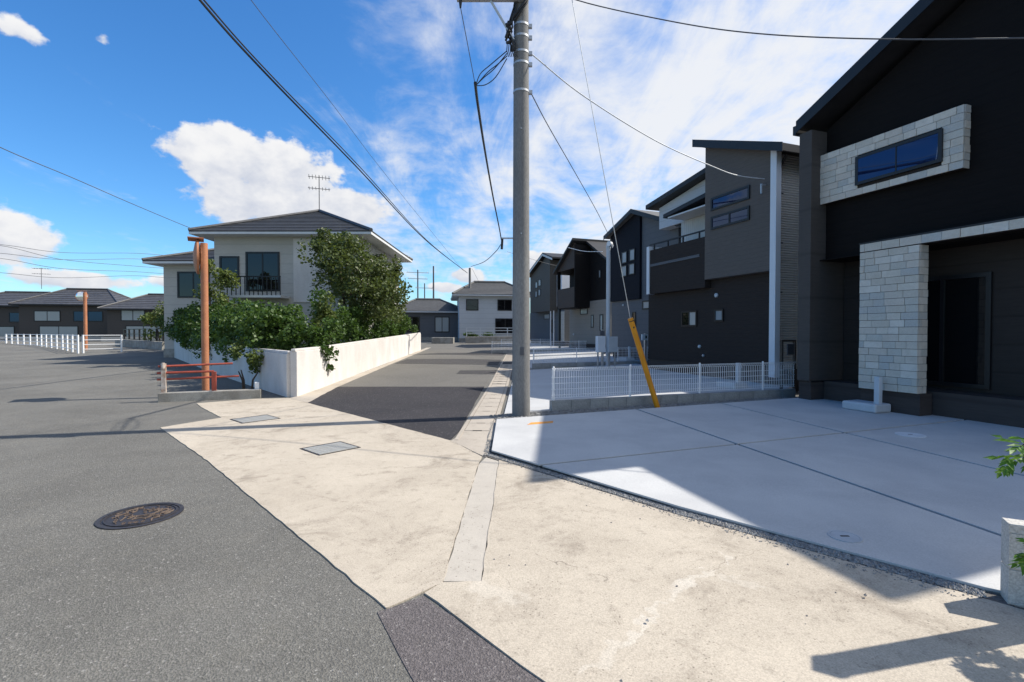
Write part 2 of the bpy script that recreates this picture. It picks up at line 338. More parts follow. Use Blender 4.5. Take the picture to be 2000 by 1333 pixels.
# ------------------------------------------------------------------ mesh helpers
class MB:
    def __init__(s): s.v = []; s.f = []
    def add(s, vs, fs):
        o = len(s.v); s.v += [tuple(p) for p in vs]; s.f += [tuple(i + o for i in f) for f in fs]; return s
    def box(s, x0, x1, y0, y1, z0, z1):
        return s.add([(x0,y0,z0),(x1,y0,z0),(x1,y1,z0),(x0,y1,z0),(x0,y0,z1),(x1,y0,z1),(x1,y1,z1),(x0,y1,z1)],
                     [(3,2,1,0),(4,5,6,7),(0,1,5,4),(1,2,6,5),(2,3,7,6),(3,0,4,7)])
    def prism(s, pts, z0, z1):
        """plan polygon extruded up; z1 may be a function of (x, y)"""
        n = len(pts); zf = z1 if callable(z1) else (lambda x, y: z1); zb = z0 if callable(z0) else (lambda x, y: z0)
        vs = [(x, y, zb(x, y)) for x, y in pts] + [(x, y, zf(x, y)) for x, y in pts]
        a = sum(pts[i][0]*pts[(i+1) % n][1] - pts[(i+1) % n][0]*pts[i][1] for i in range(n))
        fs = [tuple(range(n-1, -1, -1)), tuple(range(n, 2*n))] + [(i, (i+1) % n, n+(i+1) % n, n+i) for i in range(n)]
        if a < 0: fs = [tuple(reversed(f)) for f in fs]
        return s.add(vs, fs)
    def profile(s, pts, x0, x1):
        """polygon in (y, z) extruded along x"""
        n = len(pts)
        vs = [(x0, y, z) for y, z in pts] + [(x1, y, z) for y, z in pts]
        a = sum(pts[i][0]*pts[(i+1) % n][1] - pts[(i+1) % n][0]*pts[i][1] for i in range(n))
        fs = [tuple(range(n-1, -1, -1)), tuple(range(n, 2*n))] + [(i, (i+1) % n, n+(i+1) % n, n+i) for i in range(n)]
        if a < 0: fs = [tuple(reversed(f)) for f in fs]
        return s.add(vs, fs)
    def profile_x(s, pts, y0, y1):
        """polygon in (x, z) extruded along y"""
        n = len(pts)
        vs = [(x, y0, z) for x, z in pts] + [(x, y1, z) for x, z in pts]
        a = sum(pts[i][0]*pts[(i+1) % n][1] - pts[(i+1) % n][0]*pts[i][1] for i in range(n))
        fs = [tuple(range(n)), tuple(range(2*n-1, n-1, -1))] + [(n+i, n+(i+1) % n, (i+1) % n, i) for i in range(n)]
        if a < 0: fs = [tuple(reversed(f)) for f in fs]
        return s.add(vs, fs)
    def tube(s, pts, r, n=8, cap=True):
        pts = [Vector(p) for p in pts]; k = len(pts)
        rs = r if isinstance(r, (list, tuple)) else [r]*k
        vs = []; prev = None
        for i, p in enumerate(pts):
            t = (pts[min(i+1, k-1)] - pts[max(i-1, 0)]).normalized()
            if prev is None:
                a = Vector((0, 0, 1)) if abs(t.z) < .9 else Vector((1, 0, 0)); e1 = t.cross(a).normalized()
            else: e1 = (prev - t*prev.dot(t)).normalized()
            prev = e1; e2 = t.cross(e1)
            for j in range(n):
                an = 2*math.pi*j/n; vs.append(p + (e1*math.cos(an) + e2*math.sin(an))*rs[i])
        fs = [(i*n+j, i*n+(j+1) % n, (i+1)*n+(j+1) % n, (i+1)*n+j) for i in range(k-1) for j in range(n)]
        if cap: fs += [tuple(range(n-1, -1, -1)), tuple(range((k-1)*n, k*n))]
        return s.add(vs, fs)
    def disc(s, cx, cy, r, z0, z1, n=32, r1=None):
        r1 = r1 or r
        vs = [(cx+r*math.cos(2*math.pi*i/n), cy+r*math.sin(2*math.pi*i/n), z0) for i in range(n)] + [(cx+r1*math.cos(2*math.pi*i/n), cy+r1*math.sin(2*math.pi*i/n), z1) for i in range(n)]
        return s.add(vs, [tuple(range(n-1, -1, -1)), tuple(range(n, 2*n))] + [(i, (i+1) % n, n+(i+1) % n, n+i) for i in range(n)])
    def ring(s, cx, cy, r0, r1, z0, z1, n=40):
        vs = []
        for r, z in ((r0, z0), (r1, z0), (r1, z1), (r0, z1)):
            vs += [(cx+r*math.cos(2*math.pi*i/n), cy+r*math.sin(2*math.pi*i/n), z) for i in range(n)]
        fs = [(a*n+i, a*n+(i+1) % n, ((a+1) % 4)*n+(i+1) % n, ((a+1) % 4)*n+i) for a in range(4) for i in range(n)]
        return s.add(vs, fs)
    def mesh(s, name, material, smooth=False):
        me = bpy.data.meshes.new(name); me.from_pydata(s.v, [], s.f); me.materials.append(M(material))
        if smooth: me.polygons.foreach_set('use_smooth', [True]*len(me.polygons))
        me.update(); return me
    def build(s, name, material, parent=None, smooth=False, bevel=0):
        o = bpy.data.objects.new(name, s.mesh(name, material, smooth)); col.objects.link(o)
        if parent: o.parent = parent
        if bevel:
            b = o.modifiers.new('bevel', 'BEVEL'); b.width = bevel; b.segments = 2; b.limit_method = 'ANGLE'
        if smooth:
            try: o.modifiers.new('edges', 'EDGE_SPLIT').split_angle = R(40)
            except Exception: pass
        return o
def tag(o, label=None, cat=None, group=None, kind=None):
    if label: o['label'] = label
    if cat: o['category'] = cat
    if group: o['group'] = group
    if kind: o['kind'] = kind
    return o
def empty(name, loc=(0, 0, 0), rz=0, label=None, cat=None, group=None):
    o = bpy.data.objects.new(name, None); col.objects.link(o); o.location = loc; o.rotation_euler = (0, 0, rz); o.empty_display_size = .1
    return tag(o, label, cat, group)
def inst(me, name, parent, loc=(0, 0, 0), rot=(0, 0, 0), sc=(1, 1, 1)):
    o = bpy.data.objects.new(name, me); col.objects.link(o); o.parent = parent; o.location = loc; o.rotation_euler = rot; o.scale = sc
    return o
def rough_edge(pts, step=.12, amp=.007, skip=()):
    out = []
    for i in range(len(pts)):
        a = Vector(pts[i]); b = Vector(pts[(i+1) % len(pts)]); L = (b-a).length; n = max(1, int(L/step)) if i not in skip else 1
        nrm = Vector((-(b-a).y, (b-a).x)).normalized() if L > 0 else Vector((0, 0))
        for k in range(n):
            q = a.lerp(b, k/n)
            if k: q = q + nrm*rnd.uniform(-amp, amp)
            out.append((q.x, q.y))
    return out
def clip(poly, p, n):
    """keep the half plane (q-p).n >= 0"""
    out = []; k = len(poly)
    f = lambda q: (q[0]-p[0])*n[0] + (q[1]-p[1])*n[1]
    for i in range(k):
        a, b = poly[i], poly[(i+1) % k]; fa, fb = f(a), f(b)
        if fa >= 0: out.append(a)
        if fa*fb < 0:
            t = fa/(fa-fb); out.append((a[0]+(b[0]-a[0])*t, a[1]+(b[1]-a[1])*t))
    return out
def pebbles(mb, pts, s0, s1, zfun):
    for x, y in pts:
        s = rnd.uniform(s0, s1); z = zfun(x, y); a = rnd.uniform(0, 6.28); ca, sa = math.cos(a)*s, math.sin(a)*s
        b = s*rnd.uniform(.6, 1.1); h = s*rnd.uniform(.55, .95); k = rnd.uniform(.5, .9)
        mb.add([(x+ca, y+sa, z), (x-sa*b/s, y+ca*b/s, z+h*.1), (x-ca*k, y-sa*k, z), (x+sa*b/s, y-ca*b/s, z+h*.2), (x+rnd.uniform(-.3, .3)*s, y+rnd.uniform(-.3, .3)*s, z+h), (x, y, z-h*.6)],
               [(0,1,4),(1,2,4),(2,3,4),(3,0,4),(1,0,5),(2,1,5),(3,2,5),(0,3,5)])
def strip_pts(a, b, w, n):
    a, b = Vector(a), Vector(b); t = (b-a); nr = Vector((-t.y, t.x)).normalized()
    return [tuple(a + t*rnd.random() + nr*rnd.uniform(0, w)) for _ in range(n)]
def gz(y):
    """the street climbs gently beyond the new asphalt"""
    return .02*(min(max(y, 13.4), 50) - 13.4)
def nearer(o, s_):
    """bring a thing laid out on a flat plan to its place on the climbing street: nearer, smaller, a little higher"""
    o.location = (o.location.x*s_, o.location.y*s_, CAM_H*(1-s_) + o.location.z*s_); o.scale = tuple(c_*s_ for c_ in o.scale)
    return o
UNIT = MB().box(-.5, .5, -.5, .5, -.5, .5)

# ================================================================== GROUND
g = MB(); g.add([(x, y, gz(y)) for y in (-60, 13.4, 50, 900) for x in (-500, 500)], [(0, 1, 3, 2), (2, 3, 5, 4), (4, 5, 7, 6)])
tag(g.build('ground', 'asphalt_old'), kind='structure')
ZC = .009
main = [(-5.5, 7.66), (-3.46, 5.6), (-1.73, 3.75), (-.68, 2.63), (-.416, 2.90), (-.400, 4.2), (-.380, 5.5), (-.36, 5.86), (-.84, 6.73), (-4.31, 10.33), (-5.0, 11.05), (-5.75, 10.95), (-6.6, 10.25), (-6.08, 9.64), (-5.07, 8.55)]
tag(MB().prism(rough_edge(main), -.05, ZC).build('pavement', 'concrete_beige'), kind='structure')
strip = [(-.412, 2.92), (-.185, 2.92), (-.165, 4.4), (-.155, 5.68), (-.30, 5.87), (-.377, 5.5), (-.397, 4.2)]
tag(MB().prism(rough_edge(strip, .1, .006), -.05, ZC-.003).build('pavement_strip', 'concrete_strip'), kind='structure')
right = [(-.50, 2.78), (-.415, 2.90), (-.183, 2.915), (-.162, 4.4), (-.152, 5.70), (1.32, 4.01), (2.65, 2.71), (3.2, 2.15), (6, 1.6), (6, -3), (3.4, -1.6), (1.2, .9), (.13, 2.08)]
tag(MB().prism(rough_edge(right), -.05, ZC+.002).build('pavement_apron', 'concrete_beige'), kind='structure')
# darker reinstatement strip of asphalt in the foreground
pt = [(-.72, 2.60), (-.50, 2.76), (.13, 2.08), (1.2, .9), (3.4, -1.6), (2.6, -2.2), (.2, 1.0)]
tag(MB().prism(rough_edge(pt), -.05, .004).build('road_patch', 'asphalt_patch'), kind='structure')
# side street: new dark asphalt then older grey asphalt, curving away to the left
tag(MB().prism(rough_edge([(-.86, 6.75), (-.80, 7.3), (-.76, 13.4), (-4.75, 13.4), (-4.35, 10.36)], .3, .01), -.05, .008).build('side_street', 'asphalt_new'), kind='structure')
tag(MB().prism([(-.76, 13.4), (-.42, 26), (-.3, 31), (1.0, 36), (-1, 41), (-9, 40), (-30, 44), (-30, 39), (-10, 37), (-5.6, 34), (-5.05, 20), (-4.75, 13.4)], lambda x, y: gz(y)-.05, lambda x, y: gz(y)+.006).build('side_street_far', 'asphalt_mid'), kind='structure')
tag(MB().prism(rough_edge([(-.58, 20.2), (-.50, 23.0), (-2.4, 23.6), (-5.0, 23.4), (-5.0, 20.9)], .4, .02), lambda x, y: gz(y)-.05, lambda x, y: gz(y)+.010).build('road_patch', 'asphalt_new2'), kind='structure')
tag(MB().prism(rough_edge([(-.6, 16.6), (-.56, 18.0), (-1.9, 17.9), (-1.9, 16.7)], .4, .02), lambda x, y: gz(y)-.05, lambda x, y: gz(y)+.010).build('road_patch', 'asphalt_new2'), kind='structure')
tag(MB().prism(rough_edge([(-.45, 26.0), (-.40, 28.0), (-4.2, 28.2), (-5.2, 27)], .4, .02), lambda x, y: gz(y)-.05, lambda x, y: gz(y)+.010).build('road_patch', 'asphalt_new2'), kind='structure')
tag(MB().prism(rough_edge([(-4.75, 13.4), (-5.05, 20), (-5.6, 34), (-5.9, 34), (-5.3, 20), (-5.1, 13.4)], .3, .012), lambda x, y: gz(y)-.05, lambda x, y: gz(y)+.011).build('street_margin', 'concrete_gutter'), kind='structure')
tag(MB().prism(rough_edge([(-4.31, 10.33), (-4.75, 13.4), (-5.1, 13.4), (-5.0, 11.05)], .3, .012), -.05, .011).build('street_margin', 'concrete_gutter'), kind='structure')

# ------------------------------------------------------------------ driveway of the near house: panels divided by joints
def slab_z(x, y): return .030 + .0095*(y-3.0) + .002*x
outline = [(-.25, 8.02), (-.25, 5.98), (1.40, 4.09), (2.72, 2.80), (3.4, 2.36), (9.2, 2.0), (9.2, 4.5), (6.6, 10.9), (6.2, 10.42)]
def sidep(a, b):  # line through a,b -> point, normal (left side)
    d_ = Vector((b[0]-a[0], b[1]-a[1])).normalized(); return a, (-d_.y, d_.x)
lines = [sidep((.36, 5.35), (6.51, 7.59)), sidep((2.26, 9.03), (3.51, 3.52)), sidep((4.1, 9.7), (5.15, 4.92))]
root = empty('driveway', (0, 0, 0)); tag(root, kind='structure')
polys = [outline]
for (p, n) in lines:
    nx = []
    for q in polys:
        for sgn in (1, -1):
            r_ = clip(q, (p[0]+n[0]*.022*sgn, p[1]+n[1]*.022*sgn), (n[0]*sgn, n[1]*sgn))
            if len(r_) > 2: nx.append(r_)
    polys = nx
for q in polys:
    MB().prism(q, -.05, slab_z).build('concrete_panel', 'concrete_new', root, bevel=.004)
MB().prism(outline, -.06, lambda x, y: slab_z(x, y)-.016).build('joint_filler', 'joint_dark', root)
# gravel margins
gv = MB()
pebbles(gv, strip_pts((-.25, 5.985), (1.40, 4.09), -.085, 2300), .007, .016, lambda x, y: .010)
pebbles(gv, strip_pts((-.22, 5.90), (1.36, 4.02), -.10, 260), .004, .010, lambda x, y: .012)
pebbles(gv, strip_pts((1.40, 4.09), (2.72, 2.80), -.10, 2600), .007, .017, lambda x, y: .010)
pebbles(gv, strip_pts((1.35, 4.02), (2.66, 2.72), -.11, 300), .004, .010, lambda x, y: .012)
pebbles(gv, strip_pts((-.27, 5.9), (-.27, 8.1), .075, 450), .008, .016, lambda x, y: .012)
pebbles(gv, strip_pts((-.2, 8.06), (6.3, 10.46), .62, 5200), .012, .024, lambda x, y: .028 + .004*(y-8))
tag(gv.build('gravel', 'gravel'), 'grey crushed gravel in the joints around the concrete driveway', 'gravel', kind='stuff')
tag(MB().prism([(-.28, 8.05), (6.3, 10.44), (6.15, 11.1), (-.25, 8.75)], -.02, lambda x, y: .024+.004*(y-8)).build('gravel_bed', 'soil'), kind='structure')
tag(MB().prism([(-.345, 8.1), (-.345, 5.88), (1.30, 3.98), (2.68, 2.62), (2.9, 2.75), (1.45, 4.15), (-.2, 6.05), (-.2, 8.1)], -.02, .006).build('gravel_trench', 'soil'), kind='structure')
# loose chips lying about
lc = MB(); pebbles(lc, [(rnd.uniform(-.2, 2.6), rnd.uniform(2.0, 4.6)) for _ in range(26)], .004, .010, lambda x, y: ZC+.003)
pebbles(lc, [gp(1862, 1128), gp(1855, 1132), gp(1703, 1067), gp(1838, 1118), gp(1690, 1172), gp(1517, 1070), gp(1594, 1096), gp(1668, 1117), gp(1265, 1222)], .010, .018, lambda x, y: ZC+.016)
tag(lc.build('loose_chips', 'gravel'), 'loose dark stone chips scattered on the pale pavement', 'gravel', kind='stuff')
# painted boundary mark, inspection lids
mk = MB().prism([(.235, 7.53), (.64, 7.68), (.66, 7.83), (.30, 7.70)], 0, lambda x, y: slab_z(x, y)+.003)
tag(mk.build('painted_mark', 'orange_paint'), 'orange painted bar on the driveway beside the concrete pole', 'marking')
def lid(px, py, r, label, mat_):
    x, y = gp(px, py, .06); z = slab_z(x, y)
    t = empty('inspection_lid', (x, y, z), 0, label, 'drain lid')
    MB().ring(0, 0, r*.86, r, -.01, .005, 36).build('rim', mat_, t)
    MB().disc(0, 0, r*.845, -.01, .004, 36).build('cover', mat_, t)
    MB().box(-.03, .03, -.008, .008, .003, .0065).build('lift_slot', 'joint_dark', t)
lid(1778, 852, .175, 'white round drain lid in the driveway near the dark house', 'lid_plastic')
lid(1650, 1043, .105, 'grey round drain lid near the front edge of the driveway', 'lid_grey')

# ------------------------------------------------------------------ gutter along the side street
gut = empty('gutter', (-.80, 6.6, 0), -R(1.35)); tag(gut, kind='structure')
gy = [.15, 6.8, 24.2]
def lip(x0, x1, z, nm, mt):
    m = MB()
    for a, b in zip(gy[:-1], gy[1:]): m.prism([(x0, a), (x1, a), (x1, b), (x0, b)], lambda x, y: gz(y+6.6)-.06, lambda x, y: gz(y+6.6)+z)
    m.build(nm, mt, gut)
lip(0, .058, .016, 'kerb_lip', 'concrete_gutter'); lip(.46, .53, .020, 'kerb_lip', 'concrete_gutter'); lip(.062, .456, .0, 'drain_channel', 'joint_dark')
cv = MB(); L_ = .60
cv.box(.068, .45, .006, L_-.006, -.04, .017)
cme = cv.mesh('cover', 'concrete_gutter')
slot = MB().box(.19, .33, -.011, .011, .010, .0185).mesh('slot', 'joint_dark')
for k in range(38):
    if k in (22, 23): continue
    cvr = inst(cme, 'drain_cover', gut, (0, .78 + k*L_, gz(.78+k*L_+6.6)+rnd.uniform(-.002, .002)))
    if k < 24: inst(slot, 'lift_slot', cvr, (0, .006, 0))
for k in (22,):
    gr = MB(); gr.box(.068, .45, .01, .03, -.02, .016); gr.box(.068, .45, L_*2*.5, L_*2*.5+.02, -.02, .016)
    gr.build('grate_frame', 'iron_cover', gut).location = (0, .78+k*L_, gz(.78+k*L_+6.6))
    bm = MB().box(.075, .445, -.02, .02, -.02, .014).mesh('grate_bar', 'iron_cover')
    for j in range(7): inst(bm, 'grate_bar', gut, (0, .78 + k*L_ + .09 + j*.075, gz(.78+k*L_+6.6)+.004))
tag(MB().prism(rough_edge([(-.84, 6.72), (-.355, 5.90), (-.29, 6.0), (-.275, 7.42), (-.74, 7.42), (-.76, 7.05)], .15, .006), -.05, ZC+.001).build('gutter_end', 'concrete_gutter'), kind='structure')

# ------------------------------------------------------------------ street grates in the pavement
def pave_grate(c, a, lbl, w=.46, l=.52):
    t = empty('drain_grate', (c[0], c[1], ZC), a, lbl, 'drain grate')
    fr = MB(); fr.box(-w/2-.03, w/2+.03, -l/2-.02, -l/2, -.02, .006); fr.box(-w/2-.03, w/2+.03, l/2, l/2+.02, -.02, .006)
    fr.box(-w/2-.03, -w/2-.012, -l/2, l/2, -.02, .006); fr.box(w/2+.012, w/2+.03, -l/2, l/2, -.02, .006); fr.build('frame', 'iron_cover', t)
    MB().box(-w/2-.011, w/2+.011, -l/2, l/2, -.03, -.002).build('shaft', 'joint_dark', t)
    n = 5; s = MB().box(-w/n/2+.011, w/n/2-.011, -l/2+.004, l/2-.004, -.01, .007).mesh('grate_slat', 'grate_steel')
    for k in range(n): inst(s, 'grate_slat', t, (-w/2 + w/n*(k+.5), 0, rnd.uniform(-.001, .001)))
pave_grate((-2.33, 6.28), R(-42), 'larger steel drain grate near the middle of the beige pavement')
pave_grate((-4.40, 8.40), R(-42), 'smaller looking steel drain grate farther back by the red rail', .50, .58)

# ------------------------------------------------------------------ manhole cover
mh = empty('manhole_cover', (-3.03, 3.99, .001), R(20), 'dark iron manhole cover with raised picture pattern in the asphalt', 'manhole cover')
MB().ring(0, 0, .325, .365, -.03, .007, 56).build('frame_ring', 'iron_cover', mh)
MB().disc(0, 0, .319, -.03, .003, 56).build('cover', 'iron_cover', mh)
MB().ring(0, 0, .292, .304, .002, .009, 56).build('inner_ring', 'iron_cover', mh)
mh.scale = (.80, .80, 1)
rl = MB()
for k in range(70):
    a = rnd.uniform(0, 6.28); r0 = .27*math.sqrt(rnd.random()); x, y = r0*math.cos(a), r0*math.sin(a)
    if y < -.16 and abs(x) < .13: continue
    h = rnd.uniform(0, 6.28); pts = []
    for j in range(6):
        pts.append((x, y, .005)); h += rnd.uniform(-.7, .7); x += math.cos(h)*.02; y += math.sin(h)*.02
        if x*x+y*y > .076: break
    if len(pts) > 2: rl.tube(pts, .0055, 5)
for k in range(16):
    a = rnd.uniform(0, 6.28); r0 = .24*math.sqrt(rnd.random()); rl.ring(r0*math.cos(a), r0*math.sin(a), .008, .016, .003, .009, 12)
rl.build('relief', 'iron_paint', mh)
pl = MB().box(-.11, .11, -.262, -.185, .003, .007).build('name_plate', 'iron_cover', mh)
lt = MB()
for k in range(4):
    x = -.08 + k*.052
    lt.box(x-.016, x+.016, -.202, -.196, .007, .010); lt.box(x-.016, x+.016, -.226, -.220, .007, .010); lt.box(x-.003, x+.003, -.250, -.196, .007, .010); lt.box(x+.010, x+.016, -.250, -.196, .007, .010)
lt.build('raised_marks', 'iron_paint', pl)

# ================================================================== HOUSES OF THE ROW (local x = into the house, y = along the facade away from the camera)
HR = R(20)
def part(h, name, mat_, *boxes, bevel=0):
    m = MB()
    for b in boxes: m.box(*b)
    return m.build(name, mat_, h, bevel=bevel)
def window(h, v, u0, u1, z0, z1, gl='glass_sky', n=1, t=.06, proud=.045, side=None, panes=None):
    """window in a wall facing -x at x = v"""
    m = MB(); x0, x1 = v-proud, v+.03
    m.box(x0, x1, u0, u1, z0, z0+t); m.box(x0, x1, u0, u1, z1-t, z1)
    m.box(x0, x1, u0, u0+t, z0+t, z1-t); m.box(x0, x1, u1-t, u1, z0+t, z1-t)
    for k in range(1, n):
        c_ = u0+(u1-u0)*k/n; m.box(x0+.006, x1, c_-t*.4, c_+t*.4, z0+t, z1-t)
    f = m.build('window', 'frame_black', h)
    for k in range(n):
        a = u0+t+(u1-u0-2*t)*k/n; b = u0+t+(u1-u0-2*t)*(k+1)/n
        MB().box(v-.018-.008*(k % 2), v+.02, a-.002, b+.002, z0+t-.002, z1-t+.002).build('pane', (panes[k] if panes else gl), f)
    return f
def window_front(h, y, x0, x1, z0, z1, gl='glass_sky', n=1, t=.06, proud=.045):
    """window in a wall facing -y at y"""
    m = MB(); y0, y1 = y-proud, y+.03
    m.box(x0, x1, y0, y1, z0, z0+t); m.box(x0, x1, y0, y1, z1-t, z1); m.box(x0, x0+t, y0, y1, z0+t, z1-t); m.box(x1-t, x1, y0, y1, z0+t, z1-t)
    for k in range(1, n):
        c_ = x0+(x1-x0)*k/n; m.box(c_-t*.4, c_+t*.4, y0+.006, y1, z0+t, z1-t)
    f = m.build('window', 'frame_black', h)
    for k in range(n):
        a = x0+t+(x1-x0-2*t)*k/n; b = x0+t+(x1-x0-2*t)*(k+1)/n
        MB().box(a-.002, b+.002, y-.018-.008*(k % 2), y+.02, z0+t-.002, z1-t+.002).build('pane', gl, f)
    return f
def shed(h, name, mat_, x0, x1, y0, y1, z0, za, zb):
    """wall block whose top slopes from za at y0 to zb at y1"""
    return MB().profile([(y0, z0), (y1, z0), (y1, zb), (y0, za)], x0, x1).build(name, mat_, h)
def gable(h, name, mat_, x0, x1, y0, y1, z0, za, yp, zp, zb):
    return MB().profile([(y0, z0), (y1, z0), (y1, zb), (yp, zp), (y0, za)], x0, x1).build(name, mat_, h)
def roof_strip(h, name, mat_, x0, x1, pts, th):
    up = [(y, z) for y, z in pts]; dn = [(y, z-th) for y, z in reversed(pts)]
    return MB().profile(up+dn, x0, x1).build(name, mat_, h)
stone_me = UNIT.mesh('stone', 'stone')
def stones(h, x, u0, u1, z0, z1, rows, proud=.02, lmin=.17, lmax=.33, hole=None, n_joint=.007, axis='x'):
    """courses of separate stones on a face; axis 'x': face looks to -x at x; axis 'y': face looks to -y at y = x"""
    rh = (z1-z0)/rows; cnt = 0
    for r_ in range(rows):
        za, zb = z0+r_*rh+n_joint/2, z0+(r_+1)*rh-n_joint/2
        segs = [(u0, u1)]
        if hole and zb > hole[2] and za < hole[3]: segs = [(u0, hole[0]), (hole[1], u1)]
        for (sa, sb) in segs:
            p = sa + (rnd.uniform(-.12, -.02) if r_ % 2 else 0)
            while p < sb-.01:
                q = p + rnd.uniform(lmin, lmax)
                if sb-q < .07: q = sb
                a, b = max(p, sa)+n_joint/2, min(q, sb)-n_joint/2
                zz0, zz1 = za, zb
                if b-a > .02:
                    dd_ = proud + rnd.uniform(-.006, .006)
                    if axis == 'x': inst(stone_me, 'stone', h, (x-dd_/2, (a+b)/2, (zz0+zz1)/2), (0, 0, 0), (dd_, b-a, zz1-zz0))
                    else: inst(stone_me, 'stone', h, ((a+b)/2, x-dd_/2, (zz0+zz1)/2), (0, 0, 0), (b-a, dd_, zz1-zz0))
                    cnt += 1
                p = q
    return cnt

# ---- near house: black walls with pale stone cladding
h1 = empty('house', (7.35, 6.54, 0), HR, 'near black house with pale stone clad pillar and window band', 'house', 'new houses along the street')
UF = 4.0
part(h1, 'plinth', 'wall_plinth', (.40, 8, -2.4, UF-.30, -.1, .49), (.05, .36, 1.73, 2.70, -.1, .46))
part(h1, 'plinth', 'wall_plinth', (.03, 8, UF-.295, UF-.02, -.1, .47))
part(h1, 'plinth_drip', 'frame_black', (.015, .395, UF-.31, UF-.005, .475, .495))
part(h1, 'ground_floor_wall', 'wall_charcoal', (.95, 8, -2.4, UF-.3, .495, 3.0))
part(h1, 'corner_column', 'wall_column', (0, 8, UF-.28, UF, .50, 5.60))
shed(h1, 'upper_wall', 'wall_black', .42, 8, .30, UF-.285, 2.98, 7.36, 5.64)
part(h1, 'porch_ceiling', 'wall_black', (.245, 8, .28, UF-.29, 2.955, 2.975))
# ledge closing the gap behind the stone beam
part(h1, 'beam_ledge', 'fascia_black', (.0, .417, -1.9, 2.74, 3.112, 3.135))
roof_strip(h1, 'roof', 'roof_dark', -.03, 8.2, [(-.06, 7.81), (UF+.03, 5.88)], .17)
roof_strip(h1, 'roof_fascia', 'fascia_black', -.05, -.035, [(-.08, 7.83), (UF+.05, 5.89)], .24)
part(h1, 'gutter_trim', 'fascia_black', (-.05, 8.2, UF+.055, UF+.12, 5.62, 5.80))
# rear block to the right, lower, outside the frame; its outline falls across the driveway as shadow
part(h1, 'side_wing_wall', 'wall_pale', (.30, 8, -2.4, .285, 3.14, 6.35))
roof_strip(h1, 'side_wing_roof', 'roof_dark', -.05, 8.1, [(-2.60, 6.66), (.27, 6.48)], .16)
# stone pillar + beam
part(h1, 'pillar_core', 'wall_charcoal', (.024, .24, 1.764, 2.70, .48, 2.955))
n_ = stones(h1, .024, 1.745, 2.72, .465, 2.955, 20, .024)
n_ += stones(h1, 1.764, .026, .238, .465, 2.955, 20, .02, .1, .22, axis='y')
part(h1, 'beam_core', 'wall_charcoal', (.024, .24, -1.9, 2.70, 2.9785, 3.10))
n_ += stones(h1, .024, -1.9, 2.72, 2.965, 3.108, 1, .024, .2, .36)
# stone window band
part(h1, 'band_core', 'wall_charcoal', (.272, .417, 1.30, 3.705, 4.12, 5.09))
n_ += stones(h1, .272, 1.285, 3.74, 4.105, 5.105, 8, .024, .18, .34, hole=(1.58, 2.96, 4.31, 4.80))
n_ += stones(h1, 1.30, .274, .415, 4.105, 5.105, 8, .018, .1, .2, axis='y')
window(h1, .235, 1.56, 2.98, 4.285, 4.825, 'glass_sky', 2, .055, .03)
# porch patio door
dr = window(h1, .95, 1.22, 2.60, .56, 2.48, 'glass_dark', 2, .07, .05)
dr.name = 'patio_door'
window(h1, .30, -1.2, -.3, 4.2, 5.3, 'glass_sky', 1)

# ---- second house: charcoal with grey upper box and balcony
h2 = empty('house', (7.9, 15.0, 0), HR, 'dark brown house with grey upper box and two slit windows', 'house', 'new houses along the street')
part(h2, 'plinth', 'wall_plinth', (.34, 8, -.05, 6.6, -.7, .33))
part(h2, 'ground_floor_wall', 'wall_brown_black', (.30, 8, .24, 6.62, .335, 3.375))
shed(h2, 'upper_box', 'wall_grey', 0, 5, .05, 2.87, 3.38, 7.05, 8.13)
roof_strip(h2, 'upper_box_roof', 'roof_dark', -.32, 5.3, [(-.62, 6.98), (3.14, 8.42)], .22)
roof_strip(h2, 'upper_box_fascia', 'fascia_black', -.34, -.325, [(-.64, 6.99), (3.16, 8.44)], .27)
part(h2, 'corner_fin', 'white_panel', (-.03, .17, -.17, .045, .12, 7.0))
part(h2, 'side_wall', 'wall_ripple', (.36, 8, .045, .235, .34, 6.95))
pipe = MB(); pipe.tube([(.26, -.03, .25), (.26, -.03, 6.2), (.26, -.06, 6.55), (.3, -.25, 6.85)], .038, 10); pipe.build('downpipe', 'frame_black', h2, True)
for z in (1.2, 2.7, 4.2, 5.7): part(h2, 'pipe_bracket', 'frame_black', (.20, .36, -.085, -.045, z, z+.03))
part(h2, 'balcony_parapet', 'wall_brown_black', (.02, .28, 2.875, 6.15, 3.10, 4.93), (.285, 1.9, 5.98, 6.15, 3.1, 4.93), (.285, 1.9, 2.88, 5.975, 3.38, 3.55))
part(h2, 'balcony_end_fin', 'white_panel', (-.02, 1.95, 6.155, 6.33, 3.10, 5.10))
part(h2, 'balcony_slot', 'wall_slate', (-.004, .018, 3.15, 6.1, 4.24, 4.34))
hrl = part(h2, 'handrail', 'frame_black', (.10, .16, 2.88, 6.3, 5.16, 5.21))
for u in (3.3, 4.2, 5.1, 6.0): part(h2, 'handrail_post', 'frame_black', (.11, .15, u-.03, u+.03, 4.93, 5.16))
part(h2, 'set_back_wall', 'wall_ribbed', (1.9, 8, 2.88, 6.5, 3.56, 6.35))
shed(h2, 'gable_wall', 'wall_pale', 2.0, 8, 2.88, 8.2, 6.36, 8.2, 7.35)
roof_strip(h2, 'main_roof', 'roof_dark', 1.55, 8.3, [(2.88, 8.36), (8.65, 7.56)], .2)
roof_strip(h2, 'balcony_roof', 'roof_dark', .9, 1.99, [(2.88, 6.95), (6.45, 6.58)], .16)
part(h2, 'balcony_soffit', 'fascia_white', (.95, 1.89, 2.88, 6.2, 6.36, 6.42))
shed(h2, 'rear_gable', 'wall_pale', 5.2, 8, -1.5, 2.86, 6.5, 7.3, 8.0)
roof_strip(h2, 'rear_roof', 'roof_dark', 5.0, 8.3, [(-2.2, 8.9), (2.9, 7.6)], .2)
